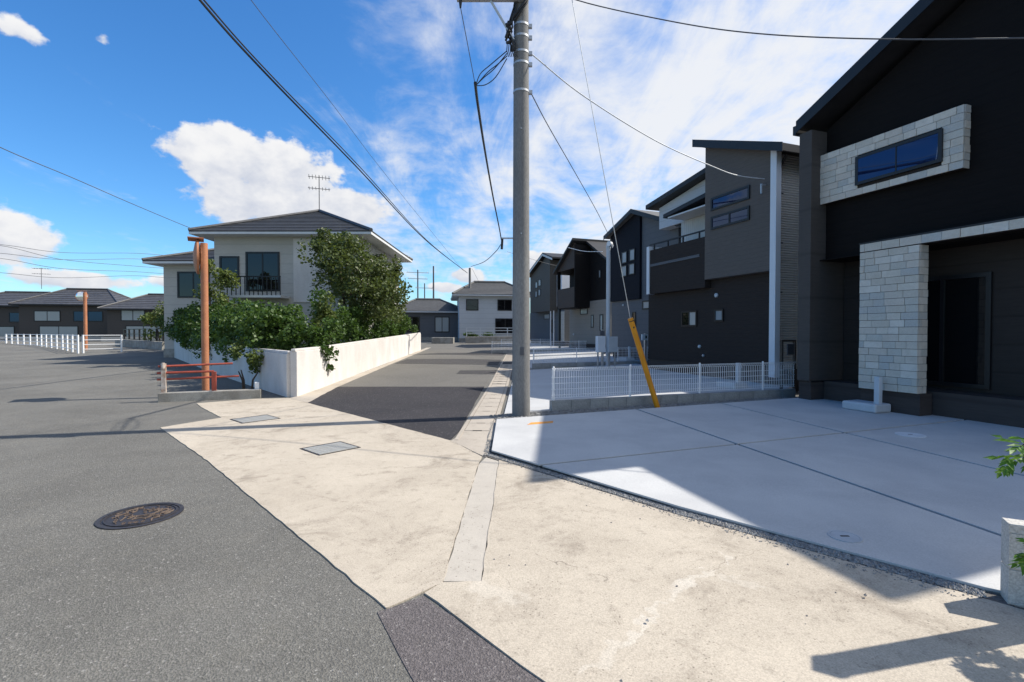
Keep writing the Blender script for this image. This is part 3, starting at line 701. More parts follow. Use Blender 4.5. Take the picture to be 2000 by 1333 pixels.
window(h2, 0, .84, 2.55, 5.76, 6.20, 'glass_sky', 1, .07)
window(h2, 0, .84, 2.54, 5.09, 5.54, 'glass_sky', 2, .07)
window(h2, .30, 3.58, 4.44, 1.71, 2.31, 'glass_pale', 2, .06, panes=['glass_curtain', 'glass_dark'])
window(h2, .30, 2.24, 2.68, 1.87, 2.31, 'glass_pale', 1, .06)
def vent(h, v, u, z, r=.075, mat_='steel_light'):
    m = MB(); m.tube([(v-.07, u, z), (v-.05, u, z), (v+.01, u, z)], [r*.6, r, r], 14); m.build('vent_hood', mat_, h, True)
vent(h2, .30, 2.59, 2.81); vent(h2, .30, 3.43, .96, .06); vent(h2, .30, 3.22, .63, .05, 'galvanised')
# service bracket where the overhead line lands
part(h2, 'service_bracket', 'galvanised', (-.20, .0, .22, .26, 6.0, 6.05), (-.2, -.16, .22, .26, 5.75, 6.0))

# ---- third house: navy gable with four square windows
h3 = empty('house', (7.5, 25.5, 0), HR, 'navy black gabled house with four small square upper windows', 'house', 'new houses along the street')
part(h3, 'plinth', 'wall_plinth', (.05, 8, -1.6, 4.35, -.7, .44))
part(h3, 'ground_floor_wall', 'wall_slate', (0, 8, -1.65, 4.4, .445, 3.30))
gable(h3, 'navy_gable', 'wall_navy', -.12, 3.2, 1.36, 4.3, 3.31, 7.98, 1.80, 8.0, 7.22)
shed(h3, 'upper_wall', 'wall_slate', .02, 7, -1.65, 1.355, 3.305, 6.75, 7.86)
roof_strip(h3, 'roof', 'roof_slate', -.42, 7.3, [(-2.35, 6.62), (1.76, 8.22), (4.62, 7.26)], .16)
roof_strip(h3, 'roof_fascia', 'fascia_black', -.44, -.425, [(-2.37, 6.63), (1.76, 8.24), (4.64, 7.27)], .24)
part(h3, 'corner_trim', 'frame_black', (-.13, .0, 4.305, 4.38, 3.31, 7.15))
for (a, b, z0, z1) in ((2.56, 3.09, 5.42, 6.07), (1.78, 2.31, 5.46, 6.11), (2.58, 3.14, 4.66, 5.29), (1.80, 2.36, 4.70, 5.31)):
    window(h3, -.12, a, b, z0, z1, 'glass_pale', 1, .045)
window(h3, 0, .02, 1.24, 2.70, 3.19, 'glass_pale', 1, .08)
window(h3, 0, 1.84, 2.18, 1.78, 2.62, 'glass_dark', 1, .06)
window(h3, 0, -.55, -.04, 1.66, 2.14, 'glass_pale', 1, .08)
vent(h3, 0, 3.1, 3.05, .06)

# ---- fourth house: dark brown with projecting covered balcony
h4 = empty('house', (7.1, 36.0, 0), HR, 'dark brown house with projecting covered balcony above beige wall', 'house', 'new houses along the street')
part(h4, 'plinth', 'wall_plinth', (.05, 8, .05, 6.6, -.7, .56))
part(h4, 'ground_floor_wall', 'wall_beige', (0, 8, .0, 6.4, .565, 3.93))
part(h4, 'upper_wall', 'wall_black_warm', (.02, 7, 0, 6.4, 3.94, 6.9))
part(h4, 'balcony_parapet', 'wall_brown', (-1.32, -1.2, 2.98, 5.95, 3.45, 5.02))
part(h4, 'balcony_side_wall', 'wall_black_warm', (-1.31, .015, 2.86, 2.975, 3.42, 8.3))
part(h4, 'balcony_floor', 'wall_black_warm', (-1.30, .0, 2.98, 5.95, 3.40, 3.445))
shed(h4, 'balcony_gable', 'wall_brown', -1.32, -1.2, 2.98, 5.95, 6.50, 8.40, 6.52)
part(h4, 'balcony_corner_post', 'wall_black_warm', (-1.31, -1.05, 5.955, 6.1, 3.42, 6.5))
part(h4, 'balcony_back_wall', 'wall_black_warm', (.005, .018, 2.98, 6.4, 3.94, 6.9))
part(h4, 'porch_column', 'frame_black', (-1.25, -1.1, 5.8, 5.95, -.5, 3.4))
roof_strip(h4, 'roof', 'roof_dark', -1.6, 7.2, [(2.75, 8.76), (6.35, 6.5)], .18)
roof_strip(h4, 'main_roof', 'roof_dark', -.4, 7.2, [(-.45, 6.75), (2.74, 8.6)], .18)
shed(h4, 'upper_gable', 'wall_black_warm', .02, 7, 0, 2.86, 6.91, 6.95, 8.35)
window(h4, .02, 3.6, 4.9, 4.0, 6.1, 'glass_pale', 2, .06)
window(h4, 0, 2.27, 2.64, 1.83, 2.84, 'glass_pale', 1, .07)
window(h4, 0, .81, 1.30, 1.58, 2.83, 'glass_pale', 1, .08)
window(h4, 0, 3.22, 4.42, 2.90, 3.43, 'glass_pale', 1, .07)
window(h4, .02, 1.2, 1.5, 5.6, 6.2, 'glass_pale', 1, .05)
vent(h4, 0, 5.6, 1.3, .08)

# ---- fifth house: taupe front box with four small windows
h5 = empty('house', (4.8, 45.0, 0), HR, 'farthest taupe house with white eaves and four small windows', 'house', 'new houses along the street')
part(h5, 'plinth', 'wall_plinth', (.05, 7, .05, 8.3, -.7, .62))
part(h5, 'ground_floor_wall', 'wall_slate', (0, 7, 0, 8.4, .625, 3.55))
gable(h5, 'front_box', 'wall_taupe', -.8, 4, 1.46, 6.35, 3.48, 8.25, 2.42, 8.65, 7.1)
part(h5, 'white_side_panel', 'white_panel', (-.1, 5, .35, 1.44, 3.9, 7.5))
roof_strip(h5, 'roof', 'roof_dark', -1.15, 6, [(.2, 8.35), (2.42, 9.05), (6.85, 7.3)], .14)
roof_strip(h5, 'white_fascia', 'fascia_white', -1.17, -1.155, [(.2, 8.22), (2.42, 8.93), (6.9, 7.15)], .18)
for (a, b, z0, z1) in ((4.35, 5.0, 5.85, 6.5), (3.55, 4.2, 6.0, 6.65), (4.4, 5.05, 4.95, 5.6), (3.6, 4.25, 5.05, 5.7)):
    window(h5, -.8, a, b, z0, z1, 'glass_pale', 1, .06)
window(h5, 0, 3.2, 4.6, 2.75, 3.3, 'glass_pale', 1, .07)
window(h5, 0, 2.4, 2.8, 1.4, 2.7, 'glass_dark', 1, .07)
part(h5, 'porch_post', 'white_paint', (-.75, -.68, 1.45, 1.52, 0, 3.47))
part(h5, 'porch_post', 'white_paint', (-.75, -.68, .75, .82, 0, 3.47))
part(h5, 'entrance_wall', 'wall_cream', (-.01, -.003, -.0, 1.2, .63, 3.4))

for o_, k_ in ((h2, .81), (h3, .776), (h4, .764), (h5, .777)): nearer(o_, k_)

# ------------------------------------------------------------------ the other lots: pale concrete, stepped behind fences
def lot(pts, z):
    o = MB().prism(pts, -.05, z).build('driveway', 'concrete_lot', bevel=.004); tag(o, kind='structure')
def lz(x, y): return .03 + gz(y) + .022*max(x, 0)
lot([(-.14, 8.82), (-.02, 13.4), (6.35, 13.4), (6.9, 12.0), (6.15, 11.25)], lz)
lot([(-.02, 13.42), (.10, 17.6), (4.9, 19.4), (6.35, 13.42)], lz)
lot([(.11, 18.3), (.2, 24.0), (4.6, 25.6), (6.4, 20.6)], lz)
lot([(.21, 24.6), (.3, 31), (1.0, 35.9), (4.0, 33), (5.2, 28), (4.6, 26.2)], lz)
lot([(-3.9, 41.2), (-.9, 41.0), (1.1, 36.2), (4.2, 33.5), (4.0, 42), (-3.9, 42)], lambda x, y: gz(y)+.02)

# ------------------------------------------------------------------ block walls with white mesh fences
blk_me = MB().box(-.196, .196, -.06, .06, 0, .19).mesh('block', 'block')
def mesh_fence(S, ang, n, zb, label, h=.62, posts=None, dense=.05, wire=.0032):
    t = empty('mesh_fence', (S[0], S[1], zb), ang, label, 'fence', 'white mesh fences between the driveways')
    for k in range(n):
        inst(blk_me, 'block', t, (.2+k*.4, 0, rnd.uniform(-.002, .002)))
    L = n*.4
    MB().box(0, L, -.055, .055, -.5, .05).build('footing', 'block', t)
    for x in posts: 
        m = MB(); m.tube([(x, .0, .185), (x, .0, .19+h)], .019, 10); m.tube([(x, 0, .19+h), (x, 0, .205+h)], [.021, .012], 10); m.build('post', 'white_wire', t, True)
    m = MB(); y = -.026; x = .02
    z0, z1 = .235, .175+h
    while x < L:
        m.box(x-wire, x+wire, y-wire, y+wire, z0, z1-.05)
        m.box(x-wire, x+wire, y-.035, y-.03+wire, z1-.05, z1) if False else None
        m.add([(x-wire, y-wire, z1-.05), (x+wire, y-wire, z1-.05), (x+wire, y-.045, z1-.02), (x-wire, y-.045, z1-.02), (x+wire, y-.03, z1), (x-wire, y-.03, z1)], [(0,1,2,3), (3,2,4,5)])
        x += dense
    for z in (.24, .29, .40, .51, .62): 
        if z < z1-.06: m.box(0, L, y-wire*2.2, y-wire, z-wire*1.2, z+wire*1.2)
    m.box(0, L, y-wire*2, y, z1-.055, z1-.048); m.box(0, L, y-.05, y-.042, z1-.024, z1-.016); m.box(0, L, y-.034, y-.026, z1-.004, z1+.004)
    m.build('wire_panel', 'white_wire', t)
    return t
mesh_fence((.72, 9.16), R(19.2), 15, .03, 'nearest white mesh fence on grey blocks behind the yellow guard', posts=(.06, 1.72, 3.4, 5.1))
nearer(mesh_fence((.83, 20.0), R(19.6), 14, .03, 'second white mesh fence on grey blocks in front of the meter boxes', posts=(.06, 2.0, 4.0, 5.5), dense=.07, wire=.004), .9)
nearer(mesh_fence((-1.4, 33.2), R(19.6), 18, .06, 'third white mesh fence farther along the street', posts=(.06, 2.2, 4.4, 6.6), dense=.10, wire=.006), .83)
nearer(mesh_fence((-1.0, 43.6), R(19.6), 14, .06, 'farthest white mesh fence before the taupe house', posts=(.06, 1.9, 3.8, 5.5), dense=.12, wire=.007), .82)

# ------------------------------------------------------------------ standpipe taps
def tap(loc, rz, label, s=1.0):
    t = empty('water_tap', loc, rz, label, 'water tap', 'driveway water taps')
    t.scale = (s, s, s)
    pn = MB(); pn.box(-.21, .21, -.30, .30, 0, .15); pn.build('pan', 'tap_pan', t, bevel=.03)
    MB().box(-.155, .155, -.245, .13, .14, .1515).build('pan_recess', 'lid_grey', t)
    MB().box(-.045, .045, .16, .25, .10, .62).build('post', 'steel_light', t, bevel=.008)
    f = MB(); f.tube([(-.045, .2, .55), (-.09, .2, .55), (-.105, .2, .53), (-.105, .2, .49)], .012, 8); f.tube([(-.07, .2, .55), (-.07, .2, .59)], .009, 8); f.box(-.095, -.045, .19, .21, .588, .60)
    f.build('faucet', 'galvanised', t, True)
tap((6.34, 8.78, slab_z(6.3, 8.8)), HR+R(180), 'standpipe tap and pan beside the stone clad pillar')
tap((5.35, 11.95, .14), HR+R(180), 'standpipe tap behind the nearest mesh fence by the white fin')
tap((4.9, 21.0, .27), HR+R(180), 'standpipe tap behind the second mesh fence')

# ------------------------------------------------------------------ meter pole with boxes
mp_ = empty('meter_pole', (4.03, 20.6, .05), HR, 'slim grey steel service pole with meter boxes', 'utility pole')
MB().tube([(0, 0, 0), (0, 0, 4.95)], [.095, .085], 16).build('pole', 'steel_light', mp_, True)
MB().tube([(0, 0, 4.94), (0, 0, 5.06), (0, 0, 5.12)], [.10, .10, .02], 16).build('cap', 'steel_light', mp_, True)
for_meter = [mp_]
ins = MB(); ins.tube([(-.06, -.12, 5.12), (.10, -.02, 5.12)], [.10, .10], 14); ins.build('insulator', 'white_paint', mp_, True)
cc_ = MB(); cc_.tube([(.1, -.02, 5.12), (.17, -.02, 5.12), (.2, -.02, 5.05), (.17, -.02, 4.98)], .03, 8); cc_.build('cable_entry', 'white_paint', mp_, True)
def mbox(loc, w, h_, d_, mat_, label, top=False):
    t = empty('meter_box', loc, HR, label, 'meter box')
    b = MB().box(-w/2, w/2, -d_/2, d_/2, .62, .62+h_).build('cabinet', mat_, t, bevel=.012)
    MB().box(-w/2+.02, w/2-.02, -d_/2-.012, -d_/2-.002, .65, .59+h_).build('door', mat_, b)
    for x in (-w*.32, w*.32) if not top else (-w*.25, w*.1): MB().box(x-.025, x+.025, -.02, .03, -.2, .62).build('leg', 'galvanised', t)
    return t
for_meter.append(mbox((3.62, 20.10, .05), .36, .66, .2, 'white_panel', 'white meter box on legs left of the service pole'))
mb2 = mbox((4.10, 20.16, .05), .44, .64, .2, 'steel_light', 'pale blue meter box in front of the service pole'); for_meter.append(mb2)
t = empty('meter_post', (3.72, 20.3, .05), HR, 'brown post with small meter behind the white box', 'meter post'); for_meter.append(t)
MB().box(-.035, .035, -.03, .03, 0, 1.55).build('post', 'galvanised', t); MB().box(-.13, .07, -.09, -.035, 1.30, 1.50).build('meter', 'cable_grey', t)
t = empty('intercom_post', (6.05, 22.3, .08), HR, 'brown gate post with white intercom unit beside the dark house', 'gate post')
MB().box(-.05, .05, -.05, .05, 0, 1.35).build('post', 'galvanised', t); MB().box(-.26, .04, -.14, -.055, 1.05, 1.32).build('unit', 'white_paint', t); MB().box(-.1, -.02, -.148, -.141, 1.13, 1.26).build('screen', 'frame_black', t)
for o_ in for_meter: nearer(o_, .88)
nearer(t, .84)

t = empty('gate_post', (6.55, 11.55, .12), HR, 'thin bronze gate posts beside the ripple clad wall', 'gate post')
MB().box(-.3, -.26, -.03, .03, 0, 1.15).build('post', 'bark', t); MB().box(.1, .14, -.03, .03, 0, 1.15).build('post', 'bark', t); MB().box(-.3, .14, -.025, .025, 1.15, 1.2).build('top_bar', 'bark', t); MB().box(-.16, .04, -.06, -.035, .85, 1.1).build('meter', 'cable_grey', t)

# ================================================================== POLES AND WIRES
up = empty('utility_pole', (.16, 8.66, 0), 0, 'tall round concrete utility pole at the driveway corner', 'utility pole')
MB().tube([(0, 0, -.1), (0, 0, 12.5)], [.160, .105], 32).build('shaft', 'pole_concrete', up, True)
def rad(z): return .160 - .055*(z+.1)/12.6
for z in (6.35, 6.62, 6.82, 6.16, 5.68):
    MB().tube([(0, 0, z-.018), (0, 0, z+.018)], rad(z)+.006, 24).build('band', 'galvanised', up, True)
    MB().box(rad(z), rad(z)+.06, -.03, .03, z-.03, z+.03).build('band_clamp', 'galvanised', up)
for k in range(9):
    z = 3.2 + k*.9; s_ = 1 if k % 2 else -1
    MB().tube([(0, s_*(rad(z)-.02), z), (.0, s_*(rad(z)+.02), z)], .012, 6).build('step_bolt', 'galvanised', up)
MB().box(-.02, .045, -rad(1.2)-.012, -rad(1.2)+.01, 1.1, 1.24).build('number_plate', 'cable_grey', up)
MB().box(-1.10, .1, -.20, -.13, 7.15, 7.23).build('cross_arm', 'galvanised', up)
MB().tube([(-.52, -.165, 7.15), (-.13, -.12, 6.52)], .022, 8).build('arm_brace', 'galvanised', up)
MB().tube([(-1.04, -.165, 7.15), (-1.04, -.165, 7.03)], [.03, .015], 8).build('insulator', 'rubber_black', up)
MB().box(-.9, .9, .13, .20, 8.6, 8.68).build('cross_arm', 'galvanised', up)
MB().box(-.9, .9, .12, .19, 10.4, 10.48).build('cross_arm', 'galvanised', up)
MB().box(-.07, .0, -1.0, 1.1, 11.2, 11.28).build('cross_arm', 'galvanised', up)
cl = MB()
for k in range(7):
    a = rnd.uniform(2.0, 3.6); x0, y0 = math.cos(a)*.15, -abs(math.sin(a))*.15-.02
    pts = [(x0 + rnd.uniform(-.03, .03) - .05*math.sin(j*.6), y0 - .02 + rnd.uniform(-.02, .02), 6.35 + j*.13) for j in range(13)]
    cl.tube(pts, rnd.uniform(.010, .018), 6)
cl.tube([(-.15, -.1, 6.9), (-.03, -.19, 7.0), (.08, -.18, 7.15), (.135, -.08, 7.35), (.14, 0, 7.7)], .022, 8)
cl.tube([(-.13, -.1, 6.85), (-.0, -.19, 6.98), (.1, -.17, 7.12), (.14, -.06, 7.3)], .016, 8)
cl.build('cable_riser', 'rubber_black', up, True)
cj = MB()
for k in range(10): cj.tube([(-.22+rnd.uniform(-.07, .05), -.14+rnd.uniform(-.05, .05), 6.45+k*.035), (-.20+rnd.uniform(-.07, .05), -.14+rnd.uniform(-.05, .05), 6.52+k*.035)], rnd.uniform(.018, .034), 8)
for k in range(6): 
    x = -.24+k*.03; cj.tube([(x, -.14, 6.45), (x-.01, -.15, 6.32), (x+.02, -.14, 6.22)], .008, 5)
cj.build('splice_closure', 'rubber_black', up, True)
# second pole, standing behind the first as seen from the camera; third farther along
def far_pole(x, y, h_, label, r0=.15, arms=((0, .9, 1.0),), mat_='pole_concrete'):
    t = empty('utility_pole', (x, y, 0), 0, label, 'utility pole')
    MB().tube([(0, 0, -.1), (0, 0, h_)], [r0, r0*.68], 14).build('shaft', mat_, t, True)
    for (a, dz_, w) in arms:
        m = MB(); m.box(-w, w, -.05, .05, h_-dz_, h_-dz_+.09)
        m.build('cross_arm', 'galvanised', t).rotation_euler = (0, 0, a)
        for s_ in (-.85, 0, .85): MB().tube([(s_*w*math.cos(a), s_*w*math.sin(a), h_-dz_+.08), (s_*w*math.cos(a), s_*w*math.sin(a), h_-dz_+.3)], [.05, .03], 8).build('insulator', 'white_paint', t)
    return t
p2 = far_pole(.50, 28, 7.6, 'utility pole hidden behind the near concrete pole', .14, ())
MB().box(-1.15, 0, -.04, .04, 6.78, 6.86).build('cross_arm', 'galvanised', p2)
MB().tube([(-1.05, 0, 6.78), (-1.08, 0, 6.2)], .07, 8).build('splice_closure', 'rubber_black', p2)
far_pole(-3.85, 45, 7.35, 'short grey pole above the roofs where the street bends', .15, (), 'pole_concrete')
far_pole(-15.3, 80, 11.6, 'left pole with crossarm in the far trio of utility poles', .14, ((.3, .5, 1.8), (.3, 1.5, 1.6)), 'cable_grey')
far_pole(-14.2, 80, 9.4, 'lower middle pole in the far trio of utility poles', .12, ((.3, .8, 1.5),), 'cable_grey')
far_pole(-12.75, 80, 12.2, 'tallest right pole in the far trio of utility poles', .17, (), 'cable_grey')

def wire(name, pts, r, label, sag=0., mat_='rubber_black', n=22, cat='cable', grp='overhead cables'):
    a, b = Vector(pts[0]), Vector(pts[-1]); out = []
    if len(pts) == 2:
        for i in range(n+1):
            t_ = i/n; p = a.lerp(b, t_); p.z -= sag*4*t_*(1-t_); out.append(p)
    else:  # smooth through the points (Catmull-Rom)
        P = [Vector(p) for p in pts]; P = [P[0]*2-P[1]] + P + [P[-1]*2-P[-2]]
        for i in range(1, len(P)-2):
            for k in range(8):
                t_ = k/8; p0, p1, p2_, p3 = P[i-1:i+3]
                out.append(.5*((2*p1)+(p2_-p0)*t_+(2*p0-5*p1+4*p2_-p3)*t_*t_+(3*p1-p0-3*p2_+p3)*t_**3))
        out.append(P[-2])
    m = MB(); m.tube(out, r, 6)
    return tag(m.build(name, mat_, None, True), label, cat, grp)
def pd(px, py, Y):
    x = (px-1000)/F_PX; zz = -(py-666.5)/F_PX; ry = math.cos(PITCH)+zz*math.sin(PITCH); rz = -math.sin(PITCH)+zz*math.cos(PITCH); t_ = Y/ry
    return (x*t_, Y, CAM_H+rz*t_)
wire('overhead_cable', [pd(240, -190, 7.6), pd(390, 0, 9.4), pd(520, 145, 12.3), pd(700, 330, 19.5), pd(830, 468, 31), pd(912, 533, 45)], .026, 'thick twin cable crossing the sky from top left to the bend')
wire('overhead_cable', [pd(244, -190, 7.7), pd(397, -1, 9.5), pd(528, 146, 12.4), pd(706, 330, 19.6), pd(834, 470, 31), pd(913, 534, 45)], .018, 'thin companion of the thick cable from top left to the bend')
wire('overhead_cable', [pd(400, -140, 8.5), pd(490, 0, 10.5), pd(650, 205, 16), pd(760, 350, 24), pd(905, 530, 45)], .008, 'fine single wire above the thick diagonal cable', mat_='cable_grey')
wire('overhead_cable', [pd(-160, 205, 12), pd(0, 288, 14), pd(140, 347, 16.5), pd(250, 395, 19), pd(345, 435, 21.6), pd(388, 452, 22.4)], .012, 'single wire at left running to the hip roofed house', mat_='cable_grey')
for i, (y0, y1, nm) in enumerate(((478, 497, 'topmost'), (480, 522, 'second'), (495, 508, 'third'), (505, 533, 'fourth'), (533, 541, 'lowest'))):
    wire('overhead_cable', [pd(-150, y0-8, 38), pd(0, y0, 42), pd(120, (y0+y1)/2+6, 46), pd(262, y1-2, 52), pd(345, y1+4, 56)], .022, f'{nm} wire of the low group at the far left', mat_='cable_grey')
# bundle from the near pole along the street
wire('overhead_cable', [pd(900, 18, 8.4), pd(912, 80, 8.9), pd(927, 160, 9.8)], .007, 'thin hanger wire dropping from the crossarm end', mat_='cable_grey')
wire('overhead_cable', [pd(928, 162, 9.8), pd(934, 210, 11.0), pd(948, 300, 14.5), pd(963, 385, 20), pd(975, 445, 25.5), pd(979, 468, 28)], .030, 'black bundled cable descending along the street beside the pole')
for k, (mx_, my_) in enumerate(((948, 135), (955, 140), (962, 128), (958, 150))):
    wire('overhead_cable', [pd(990, 100+k*5, 8.55), pd(mx_+10, my_-8+k*3, 8.9), pd(mx_-10, my_+10+k*2, 9.4), pd(929, 168, 9.85)], .009, ('uppermost', 'upper middle', 'lower middle', 'lowest')[k] + ' of four leads joining splice and bundle')
wire('overhead_cable', [pd(978, 478, 28), pd(968, 492, 29), pd(945, 512, 34), pd(920, 521, 45)], .022, 'drooping cable from bundle end to the short pole', n=12)
wire('overhead_cable', [pd(990, 492, 30), pd(1090, 520, 32), pd(1160, 524, 33)], .010, 'faint wire behind the near pole towards the far houses', mat_='cable_grey')
wire('overhead_cable', [pd(922, 525, 45), pd(945, 570, 48), pd(955, 590, 50)], .012, 'stay wire falling from the short pole', mat_='cable_grey')
# service drops
wire('overhead_cable', [pd(1030, -60, 8.6), pd(1110, -5, 9.0), pd(1300, 40, 8.2), pd(1480, 66, 7.4), pd(1740, 77, 6.6), pd(2060, 74, 5.9)], .010, 'service wire across the top towards the near black house', mat_='cable_grey')
wire('overhead_cable', [pd(1038, 106, 8.7), pd(1140, 188, 9.4), pd(1280, 275, 10.6), pd(1390, 325, 11.4), pd(1440, 343, 11.8), pd(1493, 350, 12.05)], .011, 'service wire from the pole to the grey upper box', mat_='steel_light')
wire('overhead_cable', [pd(1037, 182, 8.7), pd(1070, 245, 10.0), pd(1120, 332, 12.4), pd(1165, 412, 15.6), pd(1194, 470, 18.0)], .010, 'service wire from the pole to the slim service pole', mat_='cable_grey')
wire('overhead_cable', [pd(1110, 484, 27.5), pd(1140, 491, 26), pd(1177, 492, 25)], .014, 'short pale wire over the dark brown gable', mat_='white_wire')

# ------------------------------------------------------------------ guy wire with yellow guard
A = Vector((2.83, 9.50, 0)); Btop = Vector(pd(1231, 622, 9.35))
gd = empty('guy_guard', A, 0, 'yellow plastic guard sleeve leaning over the gravel strip', 'guy guard')
dirv = (Btop-A)
MB().tube([Vector((0, 0, -.05)), dirv*.01, dirv], [.052, .052, .052], 16).build('sleeve', 'yellow_plastic', gd, True)
for f_ in (.965,): MB().tube([dirv*f_, dirv*(f_+.008)], .0535, 16).build('clip_band', 'frame_black', gd)
for f_ in (.9,): MB().box(-.012, .012, -.065, -.045, -.015, .015).build('rivet', 'frame_black', gd).location = dirv*f_
wire('guy_wire', [tuple(Btop), (.16, 8.66, 12.0)], .007, 'straight guy wire rising from the yellow guard to the pole top', 0, 'galvanised', cat='guy wire', grp='')

# ================================================================== LEFT CORNER: kerb, rails, walls
kb = empty('kerb_block', (-6.68, 10.85, 0), math.atan2(.65, 1.75), 'weathered concrete kerb block under the red rails', 'kerb')
MB().box(-.95, 1.02, -.10, .10, -.02, .20).build('block', 'concrete_kerb', kb, bevel=.015)
rr = empty('guard_rail', (-6.68, 10.85, .2), math.atan2(.65, 1.75), 'low red pipe rail on the concrete kerb', 'railing')
for x, mt, h_ in ((-.86, 'rusty_white', .62), (.08, 'red_paint', .42), (.93, 'white_paint', .16)):
    MB().box(x-.045, x+.045, -.03, .03, -.01, h_).build('post', mt, rr, bevel=.006)
MB().tube([(-.96, 0, .56), (.40, .3, .58)], .022, 8).build('rail', 'red_paint', rr, True)
MB().tube([(-.98, 0, .42), (.08, 0, .43)], .024, 8).build('rail', 'red_paint', rr, True)
MB().tube([(-.98, 0, .28), (.55, .12, .30)], .022, 8).build('rail', 'red_paint', rr, True)
MB().tube([(-.86, -.04, .52), (-.86, -.04, .64)], .03, 8).build('clamp', 'rusty_white', rr)
def mirror_post(loc, h_, rz, label, r=.05, k_=1.0, disc=True, sx=-1):
    t = nearer(empty('traffic_mirror', loc, rz, label, 'traffic mirror'), k_)
    MB().tube([(0, 0, -.4), (0, 0, h_)], r, 14).build('post', 'orange_post', t, True)
    if disc:
        a = MB(); a.tube([(0, .0, h_-.45), (sx*.18, .10, h_-.32)], .02, 6); a.build('arm', 'orange_post', t)
        m = MB(); m.tube([(sx*.22, .10, h_-.3), (sx*.22, .14, h_-.3), (sx*.22, .18, h_-.3), (sx*.22, .22, h_-.3)], [.40, .40, .32, .1], 32); m.build('housing', 'orange_post', t, True)
        m = MB(); m.tube([(sx*.22, .095, h_-.3), (sx*.22, .07, h_-.3), (sx*.22, .055, h_-.3)], [.36, .25, .03], 32); m.build('mirror', 'mirror_glass', t, True)
        m = MB(); m.box(sx*.22-.28, sx*.22+.28, .0, .32, h_+.10, h_+.12); m.build('visor', 'orange_post', t)
mirror_post((-7.12, 11.4, 0), 3.55, R(122), 'tall orange post with round traffic mirror at the corner', .076, sx=1)
mirror_post((-33.4, 38.5, 0), 4.6, R(30), 'distant red orange mirror post beside the white railing', .12, .81)

def wall_line(name, pts, h_, th, mat_, label, cat='wall'):
    t = empty(name, (pts[0][0], pts[0][1], 0), 0, label, cat); o = Vector(pts[0])
    for a, b in zip(pts[:-1], pts[1:]):
        a, b = Vector(a)-o, Vector(b)-o; d_ = (b-a).normalized(); n = Vector((-d_.y, d_.x))
        q = [a, b, b+n*th, a+n*th]
        MB().prism([tuple(p) for p in q], -.3, lambda x, y: h_+gz(y+o.y)).build('wall_panel', mat_, t, bevel=.01)
        q = [a-n*.025-d_*.02, b-n*.025+d_*.02, b+n*(th+.025)+d_*.02, a+n*(th+.025)-d_*.02]
        MB().prism([tuple(p) for p in q], lambda x, y: h_+.002+gz(y+o.y), lambda x, y: h_+.06+gz(y+o.y)).build('coping', mat_, t, bevel=.01)
    return t
wall_line('garden_wall', [(-5.75, 31), (-5.36, 20), (-5.1, 13.4), (-4.95, 11.3)], 1.05, -.15, 'white_render', 'white rendered garden wall along the side street')
wall_line('garden_wall', [(-5.18, 11.28), (-7.05, 13.4), (-10.5, 17.2), (-19.0, 27.0)], 1.0, -.15, 'white_render', 'white rendered garden wall facing the wide road')

# ------------------------------------------------------------------ planting
def leaves(mb, c, rx, ry, rz, n, s, shell=.55, cut=None):
    """leaf-sized faces through an uneven ellipsoid built of clumps"""
    cl_ = []
    for _ in range(max(6, n//160)):
        u = rnd.uniform(-1, 1); a = rnd.uniform(0, 6.283); q = math.sqrt(1-u*u); k = rnd.uniform(.45, .95)
        cl_.append((c[0]+rx*q*math.cos(a)*k, c[1]+ry*q*math.sin(a)*k, c[2]+rz*u*k, rnd.uniform(.22, .42)))
    for _ in range(n):
        cx, cy, cz, cr = rnd.choice(cl_)
        u = rnd.uniform(-1, 1); a = rnd.uniform(0, 6.283); q = math.sqrt(1-u*u); k = (shell+(1-shell)*rnd.random())*cr
        p = Vector((cx+rx*q*math.cos(a)*k, cy+ry*q*math.sin(a)*k, cz+rz*u*k))
        if p.z < .08: continue
        d1 = Vector((rnd.gauss(0, 1), rnd.gauss(0, 1), rnd.gauss(0, .6))).normalized()
        d2 = d1.cross(Vector((rnd.gauss(0, 1), rnd.gauss(0, 1), rnd.gauss(0, 1)))).normalized()
        L = s*rnd.uniform(.7, 1.4); w = L*.42
        mb.add([p, p+d1*L*.5+d2*w, p+d1*L, p+d1*L*.5-d2*w], [(0, 1, 2, 3)])
def shrub(name, loc, parts_, mat_, label, cat, s=.07, trunks=3, th=.8, group=None, tr=.03):
    t = empty(name, loc, 0, label, cat, group); m = MB()
    for (c, rx, ry, rz, n) in parts_: leaves(m, c, rx, ry, rz, n, s)
    m.build('crown', mat_, t)
    for k in range(trunks):
        a = 6.28*k/max(1, trunks)+.4; m = MB()
        e = parts_[min(k, len(parts_)-1)][0]
        m.tube([(.12*math.cos(a), .12*math.sin(a), -.05), (e[0]*.3+.15*math.cos(a), e[1]*.3+.15*math.sin(a), th*.5), (e[0]*.7+.3*math.cos(a), e[1]*.7+.3*math.sin(a), th)], [tr, tr*.8, tr*.45], 7)
        m.build('trunk', 'bark', t, True)
    return t
